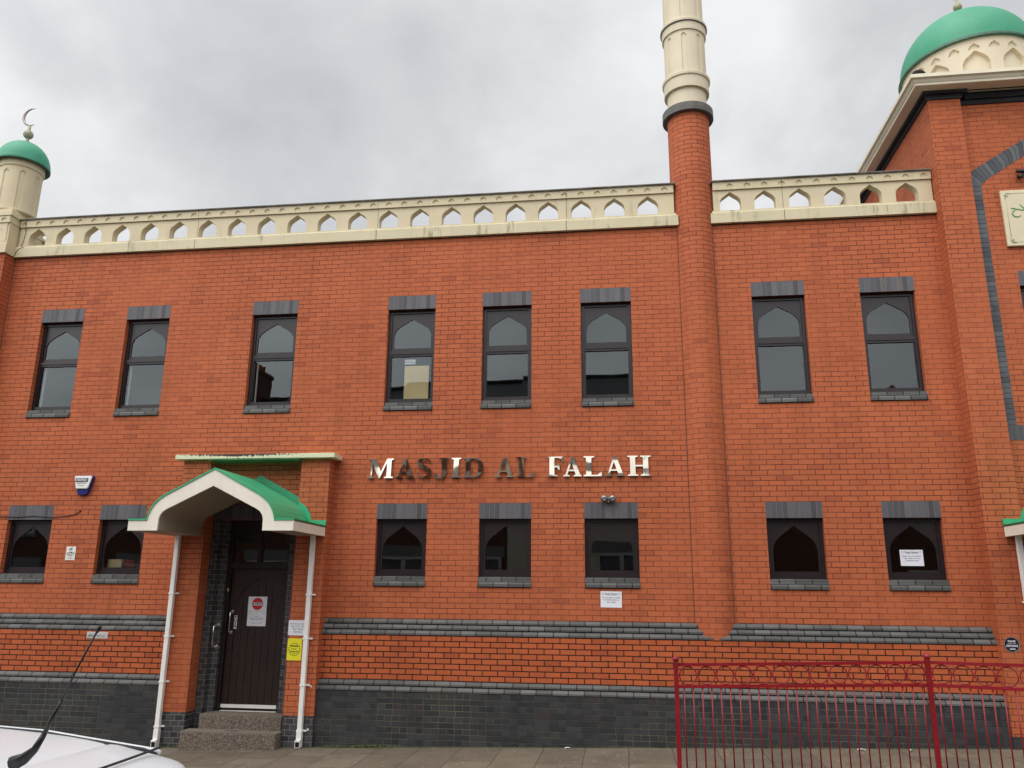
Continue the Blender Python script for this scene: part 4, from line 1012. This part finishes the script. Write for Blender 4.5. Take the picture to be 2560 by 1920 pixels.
# arabic board
A = thing('name_board', 'cream name board with green Arabic lettering and thin border high on the right block', 'sign', (6.365, -0.141, 7.507))
m = MB(); m.box(-0.575, 0.575, -0.05, 0, -0.453, 0.453); m.build('panel', 'sign_cream', A, bevel=0.01)
m = MB(); bb = 0.515; bh = 0.395
m.tube([(-bb+0.06, -0.051, bh), (bb-0.06, -0.051, bh)], 0.004, 5); m.tube([(-bb+0.06, -0.051, -bh), (bb-0.06, -0.051, -bh)], 0.004, 5)
m.tube([(-bb, -0.051, -bh+0.09), (-bb, -0.051, bh-0.09)], 0.004, 5); m.tube([(bb, -0.051, -bh+0.09), (bb, -0.051, bh-0.09)], 0.004, 5)
for sx_ in (-1, 1):
    for sz_ in (-1, 1):
        m.tube([(sx_*(bb-0.06), -0.051, sz_*bh), (sx_*(bb-0.01), -0.051, sz_*(bh+0.005)), (sx_*(bb+0.01), -0.051, sz_*(bh-0.03)), (sx_*(bb-0.03), -0.051, sz_*(bh-0.05)), (sx_*(bb-0.02), -0.051, sz_*(bh-0.01))], 0.009, 5)
        m.tube([(sx_*bb, -0.051, sz_*(bh-0.09)), (sx_*(bb+0.012), -0.051, sz_*(bh-0.05))], 0.006, 5)
m.build('border', 'sign_green_pale', A)
m = MB()
def stroke(pts, r): m.tube([(x, -0.0515, z) for x, z in pts], [q*0.72 for q in r] if isinstance(r, list) else r*0.72, 6)
# haa, lam-alif, then faa / lam / alif to the right
stroke([(-0.46, 0.145), (-0.43, 0.155), (-0.385, 0.135), (-0.345, 0.132)], [0.010, 0.015, 0.014, 0.010]); stroke([(-0.385, 0.135), (-0.435, 0.105), (-0.455, 0.06), (-0.425, 0.015), (-0.37, 0.01), (-0.335, 0.03)], [0.010, 0.014, 0.015, 0.015, 0.012, 0.006])
stroke([(-0.345, 0.125), (-0.30, 0.115), (-0.265, 0.125)], 0.014); stroke([(-0.33, 0.215), (-0.30, 0.17), (-0.265, 0.125), (-0.215, 0.115), (-0.18, 0.135), (-0.17, 0.225)], [0.010, 0.014, 0.015, 0.014, 0.012, 0.008])
stroke([(-0.215, 0.115), (-0.12, 0.112), (-0.04, 0.118), (-0.01, 0.15), (-0.04, 0.175), (-0.06, 0.15), (0.01, 0.118)], 0.013); stroke([(0.01, 0.118), (0.07, 0.115), (0.085, 0.235)], 0.013); stroke([(0.14, 0.115), (0.14, 0.24)], 0.013)
m.ball((-0.03, -0.052, 0.215), 0.014, 10)
stroke([(0.20, 0.09), (0.25, 0.05), (0.31, 0.075), (0.33, 0.125)], 0.013); stroke([(0.33, 0.125), (0.39, 0.135), (0.43, 0.12)], 0.013)
m.build('lettering', 'sign_green', A)
# wall lamp above the board
A = thing('wall_light', 'black wall lamp bracket above the cream name board', 'wall light', (6.365, -0.142, 8.25))
m = MB(); m.tube([(-0.30, -0.06, 0.01), (0.30, -0.06, 0.01)], 0.028, 10); m.build('lamp_bar', 'black', A)
m = MB(); m.tube([(-0.295, -0.06, -0.09), (-0.25, -0.06, -0.08), (-0.20, -0.05, -0.02), (-0.12, -0.03, 0.01)], [0.036, 0.03, 0.014, 0.012], 8); m.tube([(0, -0.06, 0.0), (0, -0.0, 0.0)], 0.02, 8); m.build('bracket', 'black', A)
# horn loudspeaker at the corner of the block roof
A = thing('loudspeaker', 'black horn loudspeaker on the roof corner beside the big dome drum', 'loudspeaker', (4.86, -0.16, 9.82))
m = MB(); m.rev([(0.03, 0.20), (0.05, 0.10), (0.10, 0.02), (0.15, -0.01), (0.155, -0.02), (0.13, 0.0)], 0, 0, 24); h_ = m.build('horn', 'black', A); h_.rotation_euler = (R(-80), 0, R(-18)); h_.location = (0.0, 0.0, 0.20); h_.scale = (0.75, 0.75, 0.75)
m = MB(); m.tube([(0, 0, 0), (0, 0, 0.22)], 0.015, 8); m.tube([(-0.03, -0.06, 0.15), (-0.02, -0.065, 0.20), (0.0, -0.06, 0.21)], 0.012, 6); m.build('bracket', 'pvc_white', A)

# ------------------------------------------------------------------ guard railing
RY = -2.4
A = thing('guard_railing', 'dark red steel pedestrian railing with a row of rings under its top rail', 'railing', (0.57, RY, 0.0))
slope = 0.0295
def gl(x): return gz(0.57)+slope*x      # local ground
H_TOP, H_MID = 1.243, 1.012
def rpost(x, y):
    m = MB(); g_ = gz(0.57+x); m.box(x-0.024, x+0.024, y-0.024, y+0.024, g_-0.1, g_+1.265); m.box(x-0.027, x+0.027, y-0.027, y+0.027, g_+1.265, g_+1.275)
    p = m.build('post', 'rail_red', A, bevel=0.003); m = MB(); m.ball((x, y, g_+1.303), 0.036, 20); m.build('ball_cap', 'rail_red', p)
def panel(x0, y0, ang, length, n):
    dx_, dy_ = math.cos(ang), math.sin(ang)
    def P(t, z): x = x0+dx_*t; return (x, y0+dy_*t, gz(0.57+x)+z)
    m = MB()
    for zt, hh in ((H_TOP, 0.016), (H_MID, 0.016)):
        a, b = 0.026, length-0.026; nx, ny = -dy_*0.016, dx_*0.016
        q = []
        for t in (a, b):
            for sy, sz in ((-1, -1), (1, -1), (1, 1), (-1, 1)):
                p = P(t, zt+sz*hh); q.append((p[0]+nx*sy, p[1]+ny*sy, p[2]))
        for f in ((0, 1, 2, 3), (7, 6, 5, 4), (0, 4, 5, 1), (1, 5, 6, 2), (2, 6, 7, 3), (3, 7, 4, 0)): m.face([q[i] for i in f])
    m.build('rail', 'rail_red', A)
    pitch = (length-0.06)/n; rr = (H_TOP-H_MID-0.032)/2-0.006
    rr = min(rr, pitch/2-0.004)
    for k in range(n):
        t = 0.03+(k+0.5)*pitch; mm = MB(); pts = []
        for i in range(28):
            a = 2*math.pi*i/28; pts.append(P(t+rr*math.cos(a), (H_TOP+H_MID)/2+rr*math.sin(a)))
        mm.tube(pts, 0.0068, 6, close=True); mm.build('ring', 'rail_red', A)
    for k in range(2*n):
        t = 0.03+(k+0.5)*pitch/2
        mm = MB(); p = P(t, 0); mm.tube([(p[0], p[1], p[2]+0.10), (p[0], p[1], p[2]+H_MID-0.015)], 0.0078, 8); mm.build('bar', 'rail_red', A)
    m = MB(); q0 = P(0.026, 0.10); q1 = P(length-0.026, 0.10); m.tube([q0, q1], 0.012, 6); m.build('rail', 'rail_red', A)
A1 = R(-32)
rpost(0, 0); rpost(2.685, 0)
panel(0, 0, 0, 2.685, 13); panel(2.685, 0, A1, 1.9, 9); rpost(2.685+1.9*math.cos(A1), 1.9*math.sin(A1))

# ------------------------------------------------------------------ the white car (seen: rear of its roof)
CARX = -1.54; CARY = -9.52; CARG = gz(-3.5)-0.12
A = thing('parked_car', 'silver white hatchback parked across the road, roof aerial leaning back over its tailgate', 'car', (CARX, CARY, CARG))
ROOF = 1.765
def car_section(x):   # x: 0 at the rear end, negative to the front; returns half-width, belt z, roof z, bottom z
    pass
secs = [  # x, half width low, belt z, roof half width, roof z (centre)
 (0.0, 0.74, 0.80, 0.66, 0.84), (-0.03, 0.80, 0.90, 0.69, 0.96), (-0.14, 0.835, 0.98, 0.66, 1.12),(-0.26, 0.84, 1.0, 0.64, 1.36),
 (-0.40, 0.845, 1.01, 0.635, 1.67), (-0.55, 0.845, 1.01, 0.645, ROOF-0.052), (-1.0, 0.85, 1.01, 0.65, ROOF-0.020), (-1.6, 0.85, 1.0, 0.645, ROOF), (-2.2, 0.85, 0.99, 0.64, ROOF-0.01),
 (-2.6, 0.85, 0.98, 0.61, ROOF-0.07), (-3.0, 0.845, 0.96, 0.60, 1.30), (-3.35, 0.84, 0.94, 0.62, 1.02), (-3.8, 0.81, 0.86, 0.64, 0.93), (-4.05, 0.72, 0.74, 0.60, 0.79), (-4.12, 0.60, 0.62, 0.5, 0.66)]
m = MB(); rings = []
for (x, hw, bz, rw, rz_) in secs:
    side = [(hw*0.90, 0.22), (hw, 0.36), (hw*1.0, 0.60), (hw*0.985, bz-0.04), (hw*0.965, bz), (rw+(hw-rw)*0.35, bz+(rz_-bz)*0.55), (rw+0.01, rz_-0.060 if rz_ > 1.2 else rz_-0.03), (rw-0.005, rz_-0.033), (rw-0.06, rz_-0.024), (rw*0.5, rz_-0.006), (0, rz_)]
    ring = [(x, -a, b) for a, b in side]+[(x, a, b) for a, b in side[::-1][1:]]
    rings.append(ring)
for r0, r1 in zip(rings, rings[1:]):
    for i in range(len(r0)-1): m.face([r0[i], r0[i+1], r1[i+1], r1[i]], smooth=True)
    m.face([r0[-1], r0[0], r1[0], r1[-1]])
m.face(rings[0][::-1]); m.face(rings[-1])
body = m.build('body', 'car_white', A)
sd2 = body.modifiers.new('sub', 'SUBSURF'); sd2.levels = 2; sd2.render_levels = 2
# tailgate spoiler lip
m = MB(); pts0 = []
for i in range(13):
    y = -0.66+1.32*i/12; q = 1-abs(y/0.66)**9
    pts0.append((y, q))
U = [(-0.52, ROOF-0.056), (-0.26, ROOF-0.085), (-0.09, ROOF-0.112), (-0.03, ROOF-0.130), (-0.022, ROOF-0.150), (-0.05, ROOF-0.175), (-0.20, ROOF-0.165), (-0.50, ROOF-0.14)]
rg = []
for y, q in pts0: rg.append([(x if x < -0.3 else x-(1-q)*0.06-0.15*(abs(y)/0.66)**2.5, y, z-0.018*(abs(y)/0.66)**2-(1-q)*0.012) for x, z in U])
for r0, r1 in zip(rg, rg[1:]):
    for i in range(len(U)): k = (i+1) % len(U); m.face([r0[i], r0[k], r1[k], r1[i]][::-1], smooth=True)
m.face(rg[0]); m.face(rg[-1][::-1])
sp_ = m.build('spoiler', 'car_white', A); x_ = sp_.modifiers.new('sub', 'SUBSURF'); x_.levels = 1; x_.render_levels = 2
# tailgate shut line, roof gutters
def roofz(x, y, lift=0.0):
    xs = [s[0] for s in secs][::-1]; i = 0
    S = secs[::-1]
    for a, b in zip(S, S[1:]):
        if a[0] <= x <= b[0]:
            t = (x-a[0])/(b[0]-a[0]); rz_ = a[4]+(b[4]-a[4])*t; rw = a[3]+(b[3]-a[3])*t; break
    k = abs(y)/rw
    return rz_-0.004*min(1, k*2)-0.016*max(0, (k-0.45)/0.5)-0.05*max(0, k-0.93)/0.07*0.5+lift
m = MB(); m.tube([(-0.235-0.06*(y/0.6)**2+0.02, y, ROOF-0.082-0.018*(abs(y)/0.66)**2+0.0) for y in [-0.585+1.17*i/20 for i in range(21)]], 0.0045, 6); m.build('shut_line', 'rubber', A)
EDGE = [(-0.30, -0.128), (-0.36, -0.117), (-0.59, -0.092), (-0.81, -0.067), (-1.03, -0.057), (-1.35, -0.046), (-1.7, -0.042), (-2.1, -0.048), (-2.45, -0.075), (-2.75, -0.16)]
for s_ in (-1, 1):
    m = MB(); m.tube([(x, s_*0.618, ROOF+z+0.002) for x, z in EDGE], [0.003]+[0.009]*9, 8); m.build('roof_gutter', 'rubber', A)
    m = MB(); m.tube([(x, s_*0.642, ROOF+z+0.002) for x, z in EDGE], 0.0085, 10); m.build('roof_rail', 'car_white', A)
# aerial
def ap(x, z): return (x-0.085, -0.03, ROOF+z)
m = MB(); m.tube([ap(-0.34, -0.045), ap(-0.305, -0.030), ap(-0.27, 0.0), ap(-0.245, 0.045)], [0.024, 0.019, 0.012, 0.0085], 10)
m.tube([ap(-0.245, 0.045), ap(-0.225, 0.095), ap(-0.20, 0.15)], [0.0085, 0.006, 0.0045], 8)
m.tube([ap(-0.20, 0.15), ap(-0.16, 0.25), ap(-0.105, 0.37)], [0.0036, 0.0032, 0.0036], 6); m.tube([ap(-0.107, 0.365), ap(-0.098, 0.385)], 0.006, 6)
m.build('aerial', 'black', A)
# side windows, rear window, lamps, wheels
for s_ in (-1, 1):
    m = MB()
    for (xa, xb) in ((-0.70, -1.35), (-1.42, -2.25), (-2.32, -2.85)):
        top = 1.42 if xb > -2.6 else 1.28
        m.face([(xa, s_*0.835, 1.05), (xb, s_*0.835, 1.05), (xb+0.05, s_*0.712, top), (xa-0.03, s_*0.712, 1.42)][::s_])
    m.build('side_window', 'car_glass', A)
    m = MB(); m.box(-0.10, 0.01, min(s_*0.62, s_*0.78), max(s_*0.62, s_*0.78), 0.78, 1.0); m.build('tail_lamp', 'tail_red', A, bevel=0.02)
    for x in (-0.75, -3.28):
        m = MB(); yy = s_*0.80
        m.prism([(x+0.31*math.cos(2*math.pi*i/32), 0.31+0.31*math.sin(2*math.pi*i/32)) for i in range(32)], 'y', yy-0.085, yy+0.085); wh = m.build('wheel', 'rubber', A, bevel=0.02)
        m = MB(); m.prism([(x+0.20*math.cos(2*math.pi*i/32), 0.31+0.20*math.sin(2*math.pi*i/32)) for i in range(32)], 'y', yy-0.092, yy+0.092); m.build('rim', 'grey_steel', wh, bevel=0.01)
m = MB(); m.face([(-0.10, -0.60, 1.05), (-0.10, 0.60, 1.05), (-0.33, 0.56, 1.42), (-0.33, -0.56, 1.42)]); m.build('rear_window', 'car_glass', A)
m = MB(); m.box(-0.05, 0.05, -0.72, 0.72, 0.30, 0.62); m.build('bumper', 'car_white', A, bevel=0.04)

# ------------------------------------------------------------------ terrace across the road (seen mirrored in the windows)
def house(x0, i):
    W_ = 4.7; g_ = gz(x0+W_/2); kinds = ['brown brick terraced house with white window bands', 'pale rendered terraced house with white window frames', 'red brick terraced house with a wide white window']
    A = thing('terraced_house', '', 'house', (x0+W_/2, -14.2, g_), group='terrace across the road, reflected in the windows')
    A['label'] = ['first', 'second', 'third', 'fourth', 'fifth', 'sixth', 'seventh', 'eighth', 'ninth'][i]+' house of the terrace mirrored in the panes, '+('pale rendered' if i == 5 else 'brick fronted')+' with slate roof'
    h = W_/2; E_ = 6.9; RI = [8.7, 8.9, 10.0, 10.2, 10.2, 10.2, 8.5, 8.5, 8.5][i]
    m = MB(); wm_ = 'render_pale' if i == 5 else 'house_brick'
    m.box(-h, h, -8, 0, -0.6, E_); m.build('wall', wm_, A)
    m = MB(); m.face([(-h, 0.25, E_-0.1), (-h, -4, RI), (h, -4, RI), (h, 0.25, E_-0.1)], [(0, 0), (0, 5.7), (W_, 5.7), (W_, 0)]); m.face([(h, -8.2, E_-0.1), (h, -4, RI), (-h, -4, RI), (-h, -8.2, E_-0.1)], [(0, 0), (0, 5.7), (W_, 5.7), (W_, 0)])
    m.face([(-h, 0, E_), (-h, -4, RI-0.02), (-h, -8, E_)]); m.face([(h, 0, E_), (h, -8, E_), (h, -4, RI-0.02)]); rf = m.build('roof', 'slate_roof', A)
    m = MB(); m.tube([(-h, -4, RI+0.02), (h, -4, RI+0.02)], 0.09, 6); m.build('ridge', 'dark_lead', rf)
    if i in (2, 7):
        q_ = {2: 0.65+h, 7: 1.8+h}[i]; RI_ = RI; 
        m = MB(); m.box(-h-0.3, -h+0.35, -4.6, -3.3, RI-0.8, RI+1.0); m.box(-h-0.36, -h+0.41, -4.66, -3.24, RI+1.001, RI+1.12); ck = m.build('chimney', 'house_brick', rf)
        m = MB(); [m.rev([(0.11, RI+1.12), (0.09, RI+1.5), (0.07, RI+1.5)], -h+0.03, -4.4+0.3*k, 10) for k in range(4)]; m.build('chimney_pot', 'red_brick', ck); ck.location = (q_, 0, 0 if i == 2 else -0.85)
    m = MB(); m.box(-h, h, 0.13, 0.25, E_-0.14, E_-0.03); m.build('gutter', 'pvc_white' if i % 2 else 'black', A)
    ground = {4: ((-1.15, 1.6, 1.15, 3.3), (1.35, 1.6, 1.15, 3.3)), 5: ((1.35, 1.6, 1.15, 3.3),)}.get(i, ((-1.05, 1.7, 1.15, 3.3),))
    for (wx, ww, z0, z1) in ground+((-1.05, 1.1, 4.45, 5.9), (1.1, 1.0, 4.45, 5.9)):
        m = MB(); x0_, x1_ = wx-ww/2, wx+ww/2
        m.box(x0_, x1_, 0.001, 0.06, z0, z0+0.09); m.box(x0_, x1_, 0.001, 0.06, z1-0.09, z1); m.box(x0_, x0_+0.09, 0.001, 0.06, z0+0.09, z1-0.09); m.box(x1_-0.09, x1_, 0.001, 0.06, z0+0.09, z1-0.09)
        m.box(wx-0.07, wx+0.07, 0.001, 0.055, z0+0.09, z1-0.09); f = m.build('window', 'upvc', A)
        m = MB(); m.box(x0_+0.09, x1_-0.09, 0.001, 0.02, z0+0.09, z1-0.09); m.build('pane', 'curtain', f)
        m = MB(); m.box(x0_-0.12, x1_+0.12, 0.001, 0.05, z1+0.0, z1+0.34); m.box(x0_-0.1, x1_+0.1, 0.001, 0.09, z0-0.12, z0); m.build('lintel', 'lintel_grey', A)
    dxx = {4: -1.0, 5: -2.2}.get(i, 0.0)
    m = MB(); m.box(0.65+dxx, 1.45+dxx if i == 4 else 1.55+dxx, 0.001, 0.05, 0.05, 2.15); m.build('door', ['door_brown', 'sign_green', 'frame_brown', 'alarm_blue'][i % 4], A)
    m = MB(); m.box(0.68+dxx if i == 4 else 0.55+dxx, 1.42+dxx if i == 4 else 1.65+dxx, 0.0005, 0.055, 2.16, 2.55); m.build('door_head', 'render_pale', A)
for i in range(9): house(-27.2+4.7*i, i)

# ------------------------------------------------------------------ weeds, litter and fallen specks
m = MB()
def leafy(x, y, n, s, h):
    for _ in range(n):
        a = random.uniform(0, 2*math.pi); l = random.uniform(0.4, 1)*s; z = gz(x)+random.uniform(0, h)
        px, py = x+random.uniform(-s, s)*1.5, y+random.uniform(-0.03, 0.01)
        w_ = l*0.28; d = Vector((math.cos(a), math.sin(a)*0.6, random.uniform(0.1, 1.0))).normalized(); q = Vector((-math.sin(a), math.cos(a), 0))*w_
        p = Vector((px, py, z)); m.face([p, p+d*l*0.5+q, p+d*l, p+d*l*0.5-q])
for _ in range(120): leafy(random.triangular(-4.4, -3.1, -3.75), -0.245, 5, 0.030, 0.022)
for _ in range(34): leafy(random.uniform(-6.95, -6.4), -0.30, 5, 0.028, 0.016)
for _ in range(420): leafy(random.uniform(-3.5, 4.9), -0.232, 3, 0.016, 0.010)
tag(m.build('weeds', 'leaf'), 'low weeds and moss along the foot of the blue brick plinth', 'weeds', kind='stuff')
m = MB()
for _ in range(260):
    x = random.uniform(-6.8, 4.9); y = -0.25-abs(random.gauss(0, 0.5)); s = random.uniform(0.004, 0.012); z = gz(x)+0.004
    a = random.uniform(0, 3.1); P = [(x+s*math.cos(a+k), y+s*math.sin(a+k)*0.7, z+0.002*(k > 2)) for k in (0, 1.3, 2.9, 4.4)]; m.face(P)
tag(m.build('leaf_litter', 'leaf_dead'), 'dry specks and leaf crumbs scattered over the paving slabs', 'litter', kind='stuff')
def scrap(x, y, w_, d_, lab, mat='paper_white', rz=0.2):
    m = MB(); m.face([(-w_, -d_, 0), (0, -d_*0.8, 0.012), (0.0, d_, 0.010), (-w_, d_*0.7, 0.002)]); m.face([(0, -d_*0.8, 0.012), (w_, -d_, 0.001), (w_*0.9, d_, 0.004), (0, d_, 0.010)])
    o = m.build('paper_scrap', mat); o.location = (x, y, gz(x)+0.006); o.rotation_euler = (0, 0, rz); tag(o, lab, 'litter', group='paper scraps on the pavement')
scrap(-0.80, -0.27, 0.035, 0.03, 'small pale blue scrap of litter at the wall foot below the middle windows')
scrap(3.02, -0.33, 0.055, 0.025, 'pinkish white paper scrap behind the railing bars, at the wall foot', rz=-0.1)
scrap(3.62, -0.36, 0.03, 0.02, 'tiny cream scrap behind the railing, right of the larger paper', 'board_cream')
for q, (x, z) in enumerate(((-4.497, 0.56), (-4.50, -0.02))):
    m = MB(); m.box(x-0.012, x+0.012, PF-0.012, PF-0.001, z+0.1, z+0.124); m.build('pipe_plug', 'pvc_white', B)

bpy.context.view_layer.update()
